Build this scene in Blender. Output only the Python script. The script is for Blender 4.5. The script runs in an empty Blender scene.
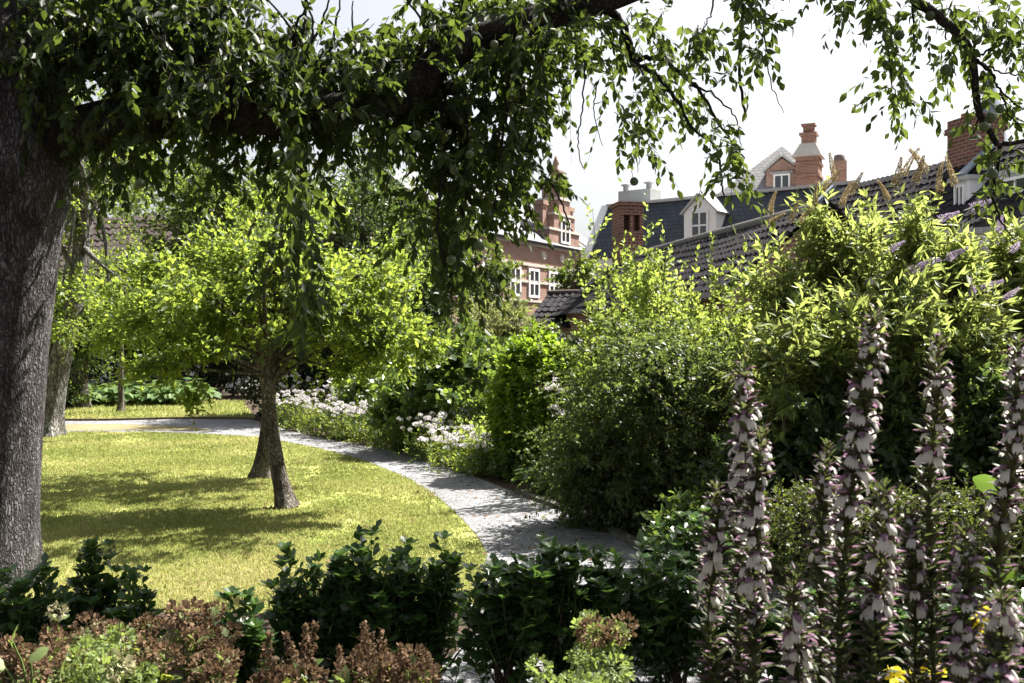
import bpy, bmesh, math, random, zlib
import numpy as np
from mathutils import Vector, noise as mnoise
rng = np.random.default_rng(11)
random.seed(11)
sc = bpy.context.scene
COL = sc.collection
R = math.radians

# ------------------------------------------------------------------ camera, sky, sun, exposure
F, CX, CY, H = 996.0, 512.0, 341.5, 1.6
cam_d = bpy.data.cameras.new('camera'); cam = bpy.data.objects.new('camera', cam_d); COL.objects.link(cam)
cam.location = (0, 0, H); cam.rotation_euler = (R(90), 0, 0)
cam_d.sensor_width = 36; cam_d.lens = F * 36 / 1024
cam_d.clip_start = .05; cam_d.clip_end = 2000
cam_d.dof.use_dof = True; cam_d.dof.focus_distance = 7.5; cam_d.dof.aperture_fstop = 7.0
sc.camera = cam

SUN_AZ, SUN_EL = R(50), R(54)
sundir = Vector((math.sin(SUN_AZ) * math.cos(SUN_EL), math.cos(SUN_AZ) * math.cos(SUN_EL), math.sin(SUN_EL)))
w = bpy.data.worlds.new('World'); sc.world = w; w.use_nodes = True
nt = w.node_tree; nt.nodes.clear()
sky = nt.nodes.new('ShaderNodeTexSky'); sky.sky_type = 'NISHITA'; sky.sun_disc = False
sky.sun_elevation = SUN_EL; sky.sun_rotation = SUN_AZ
sky.air_density = 1.0; sky.dust_density = 4.0; sky.ozone_density = 1.0
hs = nt.nodes.new('ShaderNodeHueSaturation'); hs.inputs['Saturation'].default_value = .32
bg = nt.nodes.new('ShaderNodeBackground'); bg.inputs['Strength'].default_value = .049
wo = nt.nodes.new('ShaderNodeOutputWorld')
nt.links.new(sky.outputs[0], hs.inputs['Color']); nt.links.new(hs.outputs[0], bg.inputs[0]); nt.links.new(bg.outputs[0], wo.inputs[0])
sd = bpy.data.lights.new('sun', 'SUN'); sd.energy = 5.0; sd.angle = R(.5); sd.color = (1, .95, .86)
so = bpy.data.objects.new('sun', sd); COL.objects.link(so); so.rotation_euler = sundir.to_track_quat('Z', 'Y').to_euler()
sc.view_settings.view_transform = 'Standard'; sc.view_settings.look = 'None'
sc.view_settings.exposure = 2.05; sc.view_settings.gamma = 1; sc.view_settings.use_curve_mapping = False
sc.render.engine = 'CYCLES'
sc.cycles.use_denoising = True
sc.cycles.max_bounces = 6; sc.cycles.transmission_bounces = 4; sc.cycles.diffuse_bounces = 4; sc.cycles.glossy_bounces = 2

# ------------------------------------------------------------------ helpers
def P(px, py, d): return np.array(((px - CX) * d / F, d, H + (CY - py) * d / F))
def G(px, py):
    d = H * F / (py - CY); return ((px - CX) * d / F, d)
def nrm(a):
    a = np.asarray(a, float); return a / np.maximum(np.linalg.norm(a, axis=-1, keepdims=True), 1e-9)
def frame(D):
    D = nrm(D); ref = np.where(np.abs(D[..., 2:3]) > .9, np.array([1., 0, 0]), np.array([0, 0, 1.]))
    u = nrm(np.cross(D, ref)); return u, np.cross(D, u)

class MB:
    def __init__(s): s.c = []; s.n = 0
    def add(s, v, f, mat=0, rnd=.5, smooth=False):
        v = np.asarray(v, float).reshape(-1, 3)
        if isinstance(f, (list, tuple)) and len({len(q) for q in f}) > 1:
            for q in f: s.add(v, [q], mat, rnd, smooth)
            return
        f = np.asarray(f, int); m = len(f)
        if m == 0: return
        s.c.append((v, f + s.n, np.full(m, mat), np.broadcast_to(np.asarray(rnd, float), (m,)), np.full(m, smooth))); s.n += len(v)
    def box(s, x0, x1, y0, y1, z0, z1, mat=0):
        v = [(x, y, z) for z in (z0, z1) for y in (y0, y1) for x in (x0, x1)]
        s.add(v, [(0, 2, 3, 1), (4, 5, 7, 6), (0, 1, 5, 4), (2, 6, 7, 3), (0, 4, 6, 2), (1, 3, 7, 5)], mat)
    def prism(s, poly, y0, y1, mat=0):        # poly of (x,z), extruded along y
        n = len(poly)
        v = [(x, y0, z) for x, z in poly] + [(x, y1, z) for x, z in poly]
        s.add(v, [(i, (i + 1) % n, n + (i + 1) % n, n + i) for i in range(n)], mat)
        s.add(v, [tuple(range(n))[::-1], tuple(range(n, 2 * n))], mat)
    def slab(s, q, t, mat=0):                  # quad of 4 points thickened downwards along its normal
        q = np.asarray(q, float); nn = nrm(np.cross(q[1] - q[0], q[3] - q[0]))
        v = np.concatenate([q, q - nn * t])
        s.add(v, [(0, 1, 2, 3), (7, 6, 5, 4), (0, 4, 5, 1), (1, 5, 6, 2), (2, 6, 7, 3), (3, 7, 4, 0)], mat)
    def tube(s, pts, rad, sides=8, mat=0, rnd=.5, cap=True, fn=None):
        pts = np.asarray(pts, float); n = len(pts); rad = np.broadcast_to(rad, (n,))
        T = nrm(np.gradient(pts, axis=0)); u, _ = frame(T[0]); V = []
        for i in range(n):
            u = nrm(u - T[i] * np.dot(u, T[i])); v = np.cross(T[i], u)
            a = np.linspace(0, 2 * math.pi, sides, endpoint=False)
            r = rad[i] * np.ones(sides)
            if fn is not None: r = r * fn(i / (n - 1), a)
            V.append(pts[i] + (np.cos(a) * r)[:, None] * u + (np.sin(a) * r)[:, None] * v)
        V = np.concatenate(V)
        k = np.arange(sides); k2 = (k + 1) % sides
        f = np.concatenate([np.stack([i * sides + k, i * sides + k2, (i + 1) * sides + k2, (i + 1) * sides + k], 1) for i in range(n - 1)])
        s.add(V, f, mat, rnd, True)
        if cap: s.add(V[-sides:], [tuple(range(sides))], mat, rnd); s.add(V[:sides], [tuple(range(sides))[::-1]], mat, rnd)
    def leaves(s, p, d, n, size, tm, mat=0, rnd=None, wid=1.0):
        tv, tf = tm; p = np.asarray(p, float); k = len(p)
        if k == 0: return
        size = np.broadcast_to(size, (k,)); wid = np.broadcast_to(wid, (k,))
        d = nrm(d); b = nrm(np.cross(d, n)); nn = np.cross(b, d)
        V = p[:, None] + size[:, None, None] * (tv[None, :, 0:1] * b[:, None] * wid[:, None, None] + tv[None, :, 1:2] * d[:, None] + tv[None, :, 2:3] * nn[:, None])
        m = len(tv)
        if rnd is None: rnd = rng.random(k)
        for kk in sorted(set(len(q) for q in tf)):
            ff = np.array([q for q in tf if len(q) == kk])
            fa = (ff[None] + (np.arange(k) * m)[:, None, None]).reshape(-1, kk)
            if kk == min(len(q) for q in tf): s.add(V.reshape(-1, 3), fa, mat, np.repeat(rnd, len(ff)), True)
            else:
                v, f, *_ = s.c[-1]; base = s.n - len(V.reshape(-1, 3))
                s.c.append((np.zeros((0, 3)), fa + base, np.full(len(fa), mat), np.repeat(rnd, len(ff)), np.full(len(fa), True)))
    def twigs(s, S, D, L, bend, r, seg=3, mat=0):
        T = len(S); t = np.linspace(0, 1, seg + 1); L = np.broadcast_to(L, (T,))
        pts = S[:, None] + L[:, None, None] * (D[:, None] * t[None, :, None] + bend[:, None] * (t ** 2)[None, :, None])
        u, v = frame(D); a = np.array([0, 2.094, 4.189])
        rr = np.broadcast_to(r, (T,))[:, None] * (1 - .7 * t)[None]
        ring = (np.cos(a)[None, :, None] * u[:, None] + np.sin(a)[None, :, None] * v[:, None])
        V = pts[:, :, None] + rr[:, :, None, None] * ring[:, None]
        i = np.arange(T)[:, None, None] * (seg + 1) * 3; j = np.arange(seg)[None, :, None] * 3; k = np.arange(3)[None, None, :]; k2 = (k + 1) % 3
        f = np.stack([i + j + k, i + j + k2, i + j + 3 + k2, i + j + 3 + k], -1).reshape(-1, 4)
        s.add(V.reshape(-1, 3), f, mat, .5, True)
    def twig_leaves(s, S, D, L, bend, n, size, tm, mat=1, ang=.9, t0=.12, droop=0., flat=.35, taper=.35, wid=1.0, keep=1.0):
        T = len(S); L = np.broadcast_to(L, (T,))
        t = np.linspace(t0, 1, n)[None] + rng.normal(0, .03, (T, n))
        p = S[:, None] + L[:, None, None] * (D[:, None] * t[..., None] + bend[:, None] * (t ** 2)[..., None])
        tg = nrm(D[:, None] + 2 * bend[:, None] * t[..., None]); u, v = frame(tg)
        az = 2.4 * np.arange(n)[None] + rng.random((T, 1)) * 6.28 + rng.normal(0, .3, (T, n))
        pe = np.cos(az)[..., None] * u + np.sin(az)[..., None] * v
        an = ang * (1 - .5 * np.clip(t, 0, 1) ** 3) + rng.normal(0, .2, (T, n))
        d = tg * np.cos(an)[..., None] + pe * np.sin(an)[..., None]; d[..., 2] -= droop
        N = np.array([0, 0, 1.]) * flat + tg * .35 + rng.normal(0, .6, (T, n, 3))
        sz = size * (1 - taper * np.clip(t, 0, 1) ** 2) * (.6 + .75 * rng.random((T, n)))
        rn = np.clip(.5 * rng.random((T, 1)) + .5 * rng.random((T, n)), 0, 1)
        m = (rng.random(T * n) < keep)
        s.leaves(p.reshape(-1, 3)[m], d.reshape(-1, 3)[m], N.reshape(-1, 3)[m], sz.reshape(-1)[m], tm, mat, rn.reshape(-1)[m], wid)
    def build(s, name, mats, parent=None):
        me = bpy.data.meshes.new(name)
        V = np.concatenate([c[0] for c in s.c]); me.vertices.add(len(V)); me.vertices.foreach_set('co', V.astype(np.float32).ravel())
        li = np.concatenate([c[1].ravel() for c in s.c]); cnt = np.concatenate([np.full(len(c[1]), c[1].shape[1]) for c in s.c])
        me.loops.add(len(li)); me.loops.foreach_set('vertex_index', li.astype(np.int32))
        me.polygons.add(len(cnt)); me.polygons.foreach_set('loop_start', np.concatenate([[0], np.cumsum(cnt)[:-1]]).astype(np.int32))
        mats = mats if isinstance(mats, (list, tuple)) else [mats]
        for m in mats: me.materials.append(m)
        me.polygons.foreach_set('material_index', np.concatenate([c[2] for c in s.c]).astype(np.int32))
        me.update(calc_edges=True)
        me.polygons.foreach_set('use_smooth', np.concatenate([c[4] for c in s.c]))
        a = me.attributes.new('rnd', 'FLOAT', 'FACE'); a.data.foreach_set('value', np.concatenate([c[3] for c in s.c]).astype(np.float32))
        o = bpy.data.objects.new(name, me); COL.objects.link(o)
        if parent is not None: o.parent = parent
        return o

def tag(o, label=None, cat=None, group=None, kind=None):
    for k, v in (('label', label), ('category', cat), ('group', group), ('kind', kind)):
        if v: o[k] = v
    return o
def thing(name, loc, label, cat, group=None, rz=0):
    global rng
    rng = np.random.default_rng(zlib.crc32((label + '%.2f%.2f' % (loc[0], loc[1])).encode()))      # every thing grows from its own seed
    o = bpy.data.objects.new(name, None); COL.objects.link(o); o.location = loc; o.rotation_euler = (0, 0, rz); o.empty_display_size = .1
    return tag(o, label, cat, group)
def copy_tree(o, parent=None):
    c = o.copy(); COL.objects.link(c)
    if parent is not None: c.parent = parent
    for ch in o.children: copy_tree(ch, c)
    return c
def spline(pts, n):
    pts = np.asarray(pts, float); k = len(pts)
    q = np.concatenate([[2 * pts[0] - pts[1]], pts, [2 * pts[-1] - pts[-2]]]); out = []
    for x in np.linspace(0, k - 1, n):
        i = min(int(x), k - 2); t = x - i; a, b, c, d = q[i:i + 4]
        out.append(.5 * ((2 * b) + (-a + c) * t + (2 * a - 5 * b + 4 * c - d) * t * t + (-a + 3 * b - 3 * c + d) * t ** 3))
    return np.array(out)

# leaf templates (x across, y along, z normal), unit length
def TM(v, f): return (np.array(v, float), f)
SIX = [(0, 1, 6), (1, 2, 7, 6), (2, 3, 7), (0, 6, 5), (6, 7, 4, 5), (7, 3, 4)]
def oval(wd=.27, fold=.07, curl=.12, wide_at=.35):
    return TM([(0, 0, 0), (wd, wide_at, 0), (wd * .8, .68, -curl * .4), (0, 1, -curl), (-wd * .8, .68, -curl * .4), (-wd, wide_at, 0), (0, .35, -fold), (0, .7, -fold - curl * .4)], SIX)
OVAL = oval(); BROAD = oval(.36, .06, .2); OBOV = TM([(0, 0, 0), (.16, .35, .02), (.27, .7, .0), (0, 1, -.08), (-.27, .7, 0), (-.16, .35, .02), (0, .35, -.03), (0, .7, -.05)], SIX)
FAR = TM([(0, 0, 0), (.3, .45, .05), (0, 1, -.1), (-.3, .45, .05)], [(0, 1, 2), (0, 2, 3)])
LANCE = TM([(0, 0, 0), (.13, .4, .03), (0, 1, -.15), (-.13, .4, .03)], [(0, 1, 2), (0, 2, 3)])
TRI = TM([(-.5, 0, 0), (.5, 0, 0), (0, 1, 0)], [(0, 1, 2)])
PEAR = oval(.25, .08, .24, .4); PETAL = TM([(0, 0, 0), (.32, .5, .08), (.22, .95, .02), (-.22, .95, .02), (-.32, .5, .08)], [(0, 1, 2, 3, 4)])

# ------------------------------------------------------------------ materials
def newmat(name):
    m = bpy.data.materials.new(name); m.use_nodes = True; t = m.node_tree; t.nodes.clear()
    out = t.nodes.new('ShaderNodeOutputMaterial'); return m, t, out
def N(t, kind, **kw):
    n = t.nodes.new(kind)
    for k, v in kw.items():
        if k in n.inputs: n.inputs[k].default_value = v
        else: setattr(n, k, v)
    return n
def mixc(t, fac, a, b, mode='MIX'):
    n = t.nodes.new('ShaderNodeMix'); n.data_type = 'RGBA'; n.blend_type = mode
    for sock, val in ((n.inputs[0], fac), (n.inputs[6], a), (n.inputs[7], b)):
        if isinstance(val, bpy.types.NodeSocket): t.links.new(val, sock)
        elif isinstance(val, (tuple, list)): sock.default_value = (*val[:3], 1)
        else: sock.default_value = val
    return n.outputs[2]
def ramp(t, val, stops):
    n = t.nodes.new('ShaderNodeValToRGB'); e = n.color_ramp.elements
    while len(e) > 1: e.remove(e[-1])
    e[0].position = stops[0][0]; e[0].color = (*stops[0][1], 1)
    for p, c in stops[1:]: k = e.new(p); k.color = (*c, 1)
    t.links.new(val, n.inputs[0]); return n.outputs[0]
def coords(t, scale=(1, 1, 1), kind='Object'):
    c = t.nodes.new('ShaderNodeTexCoord'); m = t.nodes.new('ShaderNodeMapping'); m.inputs['Scale'].default_value = scale
    t.links.new(c.outputs[kind], m.inputs[0]); return m.outputs[0]
def noisetex(t, vec, scale, detail=4, rough=.55):
    n = N(t, 'ShaderNodeTexNoise', Scale=scale, Detail=detail, Roughness=rough); t.links.new(vec, n.inputs['Vector']); return n.outputs['Fac']
def bump(t, h, strength=.5, dist=.02):
    n = N(t, 'ShaderNodeBump', Strength=strength, Distance=dist); t.links.new(h, n.inputs['Height']); return n.outputs[0]
def link(t, v, s):
    if isinstance(v, bpy.types.NodeSocket): t.links.new(v, s)
    elif isinstance(v, (tuple, list)): s.default_value = (*v[:3], 1)
    else: s.default_value = v
def principled(t, out, col, rough=.7, spec=.3, normal=None):
    b = t.nodes.new('ShaderNodeBsdfPrincipled'); link(t, col, b.inputs['Base Color']); link(t, rough, b.inputs['Roughness'])
    b.inputs['Specular IOR Level'].default_value = spec
    if normal is not None: t.links.new(normal, b.inputs['Normal'])
    if out is not None: t.links.new(b.outputs[0], out.inputs[0])
    return b

def leaf_mat(name, dark, light, trans, tfac=.45, rough=.45, spec=.4, clump=1.2, extra=None):
    m, t, out = newmat(name)
    a = N(t, 'ShaderNodeAttribute', attribute_name='rnd')
    nz = noisetex(t, coords(t), clump, 2)
    f = N(t, 'ShaderNodeMath', operation='MULTIPLY_ADD'); t.links.new(nz, f.inputs[0]); f.inputs[1].default_value = 1.6; f.inputs[2].default_value = -.8
    g = N(t, 'ShaderNodeMath', operation='ADD', use_clamp=True); t.links.new(f.outputs[0], g.inputs[0]); t.links.new(a.outputs['Fac'], g.inputs[1])
    c = mixc(t, g.outputs[0], dark, light)
    tr = mixc(t, g.outputs[0], tuple(x * .6 for x in trans), trans)
    if extra:                       # a few leaves turned
        st = ramp(t, a.outputs['Fac'], [(extra[0], (0, 0, 0)), (min(extra[0] + .02, 1), (1, 1, 1))])
        c = mixc(t, st, c, extra[1]); tr = mixc(t, st, tr, extra[1])
    b = principled(t, None, c, rough, spec)
    x = t.nodes.new('ShaderNodeBsdfTranslucent'); t.links.new(tr, x.inputs[0])
    mx = t.nodes.new('ShaderNodeMixShader'); mx.inputs[0].default_value = tfac
    t.links.new(b.outputs[0], mx.inputs[1]); t.links.new(x.outputs[0], mx.inputs[2]); t.links.new(mx.outputs[0], out.inputs[0])
    return m
def simple(name, col, rough=.7, spec=.3, var=.25, scale=6, bmp=.0):
    m, t, out = newmat(name); nz = noisetex(t, coords(t), scale, 5)
    c = mixc(t, nz, tuple(x * (1 - var) for x in col), tuple(min(1, x * (1 + var)) for x in col))
    principled(t, out, c, rough, spec, bump(t, nz, bmp, .02) if bmp else None); return m
def bark(name, dark, light, lichen=None, sc_=26, st=.3):
    m, t, out = newmat(name); co = coords(t, (1, 1, st))
    n1 = noisetex(t, co, 9, 5, .7)
    nc = N(t, 'ShaderNodeTexNoise', Scale=12, Detail=4); t.links.new(coords(t, (1, 1, .6)), nc.inputs['Vector'])
    def warp(vec, k):
        vv = t.nodes.new('ShaderNodeVectorMath'); vv.operation = 'ADD'; sl = t.nodes.new('ShaderNodeVectorMath'); sl.operation = 'SCALE'; sl.inputs['Scale'].default_value = k
        t.links.new(nc.outputs['Color'], sl.inputs[0]); t.links.new(vec, vv.inputs[0]); t.links.new(sl.outputs[0], vv.inputs[1]); return vv.outputs[0]
    vo = N(t, 'ShaderNodeTexVoronoi', Scale=sc_, feature='DISTANCE_TO_EDGE'); t.links.new(warp(co, .11), vo.inputs['Vector'])
    e1 = ramp(t, vo.outputs['Distance'], [(0, (.1, .1, .1)), (.3, (1, 1, 1))])
    fr = noisetex(t, warp(coords(t, (1, 1, st * .35)), .05), sc_ * .7, 3, .6); e2 = ramp(t, fr, [(.36, (.12, .12, .12)), (.56, (1, 1, 1))])
    e = mixc(t, .75, e1, e2, 'MULTIPLY')
    c = mixc(t, n1, dark, light); c = mixc(t, e, tuple(x * .45 for x in dark), c)
    if lichen:
        n2 = noisetex(t, coords(t, (1, 1, .5)), 6, 7, .75); lf = ramp(t, n2, [(.42, (0, 0, 0)), (.6, (1, 1, 1))]); lf = mixc(t, 1., lf, e, 'MULTIPLY')
        c = mixc(t, lf, c, lichen)
    hgt = mixc(t, .3, e, n1)
    principled(t, out, c, .9, .15, bump(t, hgt, 1., .025)); return m

M = {}
M['bark_big'] = bark('furrowed_bark', (.032, .026, .027), (.105, .092, .096), (.20, .19, .205), 42, .28)
M['bark_mid'] = bark('fruit_bark', (.06, .048, .038), (.19, .16, .135), (.38, .35, .31), 48, .4)
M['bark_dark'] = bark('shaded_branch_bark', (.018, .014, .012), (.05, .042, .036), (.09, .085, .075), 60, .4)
M['bark_pale'] = bark('pale_bark', (.06, .055, .05), (.2, .19, .18), (.38, .36, .35), 22, .4)
M['twig'] = simple('twig_bark', (.05, .036, .026), .85, .15, .4, 30)
M['twig_green'] = simple('green_stem', (.09, .13, .035), .6, .3, .3, 20)
M['acan_stem'] = simple('acanthus_stem', (.05, .062, .025), .6, .3, .3, 20)
M['stem_brown'] = simple('brown_stem', (.11, .075, .045), .8, .2, .3, 30)
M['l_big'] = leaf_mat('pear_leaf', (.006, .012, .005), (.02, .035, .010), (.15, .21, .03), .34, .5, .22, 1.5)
M['l_mid'] = leaf_mat('apple_leaf', (.018, .042, .010), (.075, .12, .024), (.42, .54, .075), .44, .5, .25, 2.2)
M['l_back'] = leaf_mat('tree_leaf', (.022, .042, .012), (.06, .095, .022), (.24, .33, .05), .4, .5, .35, .7)
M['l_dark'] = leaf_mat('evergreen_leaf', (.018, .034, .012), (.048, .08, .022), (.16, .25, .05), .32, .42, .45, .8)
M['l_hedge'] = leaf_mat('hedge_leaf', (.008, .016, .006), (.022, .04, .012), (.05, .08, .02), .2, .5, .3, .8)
M['l_clip'] = leaf_mat('bay_leaf', (.045, .10, .012), (.11, .19, .022), (.40, .58, .045), .4, .4, .4, 1.5)
M['l_fine'] = leaf_mat('fine_leaf', (.026, .042, .016), (.068, .10, .03), (.26, .34, .07), .35, .5, .35, 1.2)
M['l_lime'] = leaf_mat('lime_leaf', (.04, .070, .016), (.11, .155, .038), (.44, .55, .10), .5, .5, .3, .8)
M['l_bud'] = leaf_mat('buddleia_leaf', (.05, .082, .025), (.13, .175, .055), (.44, .52, .13), .5, .5, .3, .9)
M['l_grey'] = leaf_mat('olive_leaf', (.075, .095, .04), (.17, .19, .085), (.36, .40, .12), .4, .55, .3, .9)
M['l_large'] = leaf_mat('laurel_leaf', (.03, .06, .015), (.075, .125, .032), (.28, .40, .06), .35, .35, .5, .9)
M['l_skim'] = leaf_mat('skimmia_leaf', (.014, .034, .012), (.04, .085, .024), (.15, .27, .045), .28, .3, .5, 2.5)
M['l_hosta'] = leaf_mat('hosta_leaf', (.04, .085, .025), (.13, .20, .075), (.3, .42, .08), .3, .35, .5, 1.2)
M['l_pale'] = leaf_mat('pale_leaf', (.08, .12, .04), (.19, .24, .09), (.36, .46, .1), .4, .5, .35, 2)
M['l_low'] = leaf_mat('border_leaf', (.045, .08, .02), (.12, .17, .04), (.4, .48, .07), .42, .5, .35, 1)
M['l_box'] = leaf_mat('box_leaf', (.025, .042, .010), (.065, .09, .02), (.2, .26, .035), .32, .45, .4, 2)
M['l_bright'] = leaf_mat('bright_leaf', (.07, .13, .015), (.11, .19, .02), (.30, .48, .03), .5, .85, .04, 3)
M['brown'] = leaf_mat('dried_petal', (.055, .034, .022), (.23, .15, .095), (.2, .13, .07), .3, .8, .1, 6)
M['cream'] = leaf_mat('cream_petal', (.28, .25, .15), (.5, .47, .31), (.4, .4, .2), .3, .7, .2, 6)
M['white_petal'] = leaf_mat('white_petal', (.62, .58, .62), (.84, .82, .84), (.6, .56, .58), .35, .6, .2, 5)
M['acan_white'] = leaf_mat('acanthus_lip', (.60, .58, .54), (.84, .82, .78), (.74, .70, .64), .55, .6, .2, 8)
M['acan_hood'] = leaf_mat('acanthus_hood', (.05, .026, .044), (.26, .15, .22), (.34, .18, .28), .32, .5, .3, 8)
M['acan_bract'] = leaf_mat('acanthus_bract', (.018, .027, .010), (.06, .07, .03), (.14, .17, .05), .35, .5, .3, 8)
M['purple'] = leaf_mat('purple_floret', (.26, .20, .32), (.60, .52, .66), (.5, .4, .55), .35, .7, .2, 6)
M['tan'] = leaf_mat('tan_floret', (.26, .20, .11), (.52, .44, .30), (.4, .32, .16), .35, .7, .2, 6)
M['yellow'] = leaf_mat('yellow_lit_leaf', (.6, .48, .03), (.8, .68, .05), (.8, .7, .05), .4, .6, .2, 6)  # yellow of sunlight on leaves, put into the colour
M['grass'] = leaf_mat('grass_blade', (.14, .19, .035), (.43, .42, .18), (.42, .45, .14), .4, .6, .15, .55, (.84, (.46, .41, .2)))
M['fruit'] = simple('green_fruit', (.045, .07, .018), .4, .45, .3, 25)

def mat_ground(name, stops, scale, speck=None, bs=.5, bd=.02):
    m, t, out = newmat(name); co = coords(t)
    n1 = noisetex(t, co, scale, 6, .65); n2 = noisetex(t, co, scale * 14, 4, .7)
    c = ramp(t, n1, stops); c = mixc(t, .6, c, mixc(t, n2, (.45, .45, .45), (1.5, 1.5, 1.5)), 'MULTIPLY')
    principled(t, out, c, .95, .1, bump(t, n2, bs, bd)); return m
M['soil'] = mat_ground('soil', [(.3, (.03, .022, .016)), (.7, (.075, .055, .04))], 3)
M['lawn'] = mat_ground('lawn_turf', [(.32, (.13, .16, .035)), (.5, (.19, .205, .06)), (.68, (.25, .235, .10))], .9)
def mat_gravel():
    m, t, out = newmat('gravel'); co = coords(t)
    vo = N(t, 'ShaderNodeTexVoronoi', Scale=85); t.links.new(co, vo.inputs['Vector'])
    v2 = N(t, 'ShaderNodeTexVoronoi', Scale=24); t.links.new(co, v2.inputs['Vector'])
    n1 = noisetex(t, co, 1.1, 5); sp = N(t, 'ShaderNodeSeparateColor'); t.links.new(vo.outputs['Color'], sp.inputs[0])
    s2 = N(t, 'ShaderNodeSeparateColor'); t.links.new(v2.outputs['Color'], s2.inputs[0])
    c = ramp(t, sp.outputs[0], [(.0, (.05, .05, .055)), (.3, (.18, .187, .20)), (.75, (.25, .257, .275)), (1, (.36, .365, .385))])
    c = mixc(t, .35, c, ramp(t, s2.outputs[0], [(0, (.05, .05, .055)), (1, (.28, .285, .30))]))
    c = mixc(t, .7, c, mixc(t, n1, (.5, .47, .43), (1.35, 1.36, 1.4)), 'MULTIPLY')
    n3 = ramp(t, noisetex(t, co, 2.6, 6, .7), [(.6, (0, 0, 0)), (.75, (1, 1, 1))]); c = mixc(t, n3, c, (.11, .09, .07))
    principled(t, out, c, .9, .2, bump(t, vo.outputs['Distance'], .8, .015)); return m
M['gravel'] = mat_gravel()
M['dirt'] = mat_ground('worn_earth', [(.3, (.13, .115, .06)), (.7, (.24, .20, .12))], 2)
def mat_brick(name, c1, c2, mortar, sx=1.0):
    m, t, out = newmat(name); tc = t.nodes.new('ShaderNodeTexCoord'); sp = t.nodes.new('ShaderNodeSeparateXYZ'); t.links.new(tc.outputs['Object'], sp.inputs[0])
    ad = N(t, 'ShaderNodeMath', operation='ADD'); t.links.new(sp.outputs[0], ad.inputs[0]); t.links.new(sp.outputs[1], ad.inputs[1])
    cb = t.nodes.new('ShaderNodeCombineXYZ'); t.links.new(ad.outputs[0], cb.inputs[0]); t.links.new(sp.outputs[2], cb.inputs[1])
    b = N(t, 'ShaderNodeTexBrick', Scale=1.0); b.inputs['Brick Width'].default_value = .24 * sx; b.inputs['Row Height'].default_value = .085 * sx; b.inputs['Mortar Size'].default_value = .012 * sx
    b.inputs['Color1'].default_value = (*c1, 1); b.inputs['Color2'].default_value = (*c2, 1); b.inputs['Mortar'].default_value = (*mortar, 1); b.inputs['Bias'].default_value = -.1
    t.links.new(cb.outputs[0], b.inputs['Vector'])
    n1 = noisetex(t, coords(t), 1.5, 6, .7); c = mixc(t, .7, b.outputs['Color'], mixc(t, n1, (.35, .33, .32), (1.6, 1.55, 1.5)), 'MULTIPLY')
    principled(t, out, c, .9, .15, bump(t, b.outputs['Fac'], -.4, .01)); return m
M['brick'] = mat_brick('red_brick', (.31, .175, .14), (.25, .13, .105), (.34, .30, .26))
M['brick_old'] = mat_brick('weathered_brick', (.33, .19, .14), (.20, .115, .09), (.40, .35, .3))
M['brick_big'] = mat_brick('chimney_brick', (.24, .105, .075), (.15, .065, .05), (.30, .25, .21), 1.05)
M['stone'] = simple('pale_stone', (.5, .47, .42), .85, .2, .25, 3, .2)
M['stone_grey'] = simple('mortared_ridge', (.2, .19, .18), .9, .1, .3, 5)
M['old_kerb'] = simple('mossy_kerb', (.12, .115, .10), .95, .1, .5, 9, .4)
M['render'] = simple('white_render', (.72, .71, .69), .85, .2, .1, 2, .1)
M['paint'] = simple('white_paint', (.8, .8, .8), .5, .35, .05, 3)
def mat_slate(name, a, b, rows=.22):
    m, t, out = newmat(name); tc = t.nodes.new('ShaderNodeTexCoord'); sp = t.nodes.new('ShaderNodeSeparateXYZ'); t.links.new(tc.outputs['Object'], sp.inputs[0])
    cb = t.nodes.new('ShaderNodeCombineXYZ'); t.links.new(sp.outputs[0], cb.inputs[0]); t.links.new(sp.outputs[2], cb.inputs[1])
    k = N(t, 'ShaderNodeTexBrick', Scale=1.0); k.inputs['Brick Width'].default_value = .3; k.inputs['Row Height'].default_value = rows; k.inputs['Mortar Size'].default_value = .015
    k.inputs['Color1'].default_value = (*a, 1); k.inputs['Color2'].default_value = (*b, 1); k.inputs['Mortar'].default_value = (*(x * .4 for x in a), 1)
    t.links.new(cb.outputs[0], k.inputs['Vector']); n1 = noisetex(t, coords(t), 1.2, 6, .7)
    c = mixc(t, .6, k.outputs['Color'], mixc(t, n1, (.6, .6, .6), (1.35, 1.35, 1.35)), 'MULTIPLY')
    principled(t, out, c, .6, .35, bump(t, k.outputs['Fac'], -.3, .01)); return m
M['slate'] = mat_slate('blue_slate', (.032, .040, .056), (.052, .060, .076))
M['slate_pale'] = mat_slate('pale_slate', (.20, .20, .21), (.27, .27, .28))
M['slate_red'] = simple('gable_tile', (.3, .1, .07), .8)
M['pantile'] = simple('dark_pantile', (.024, .022, .026), .85, .12, .5, 2.5, .2)
M['pantile_brown'] = simple('brown_pantile', (.075, .06, .056), .85, .15, .5, 2.5, .2)
M['lead'] = simple('lead_sheet', (.22, .26, .31), .5, .4, .2, 4)
M['zinc'] = simple('zinc_sheet', (.42, .43, .43), .5, .4, .15, 3)
M['copper'] = simple('spire_slate', (.20, .24, .30), .6, .3, .2, 2)
M['vent'] = simple('grey_render', (.30, .31, .31), .8, .2, .15, 2)
M['pot'] = simple('chimney_pot', (.16, .13, .12), .8, .2, .3, 4)
def mat_glass():
    m, t, out = newmat('window_glass'); principled(t, out, (.03, .035, .04), .06, .8); return m
M['glass'] = mat_glass()

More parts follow.
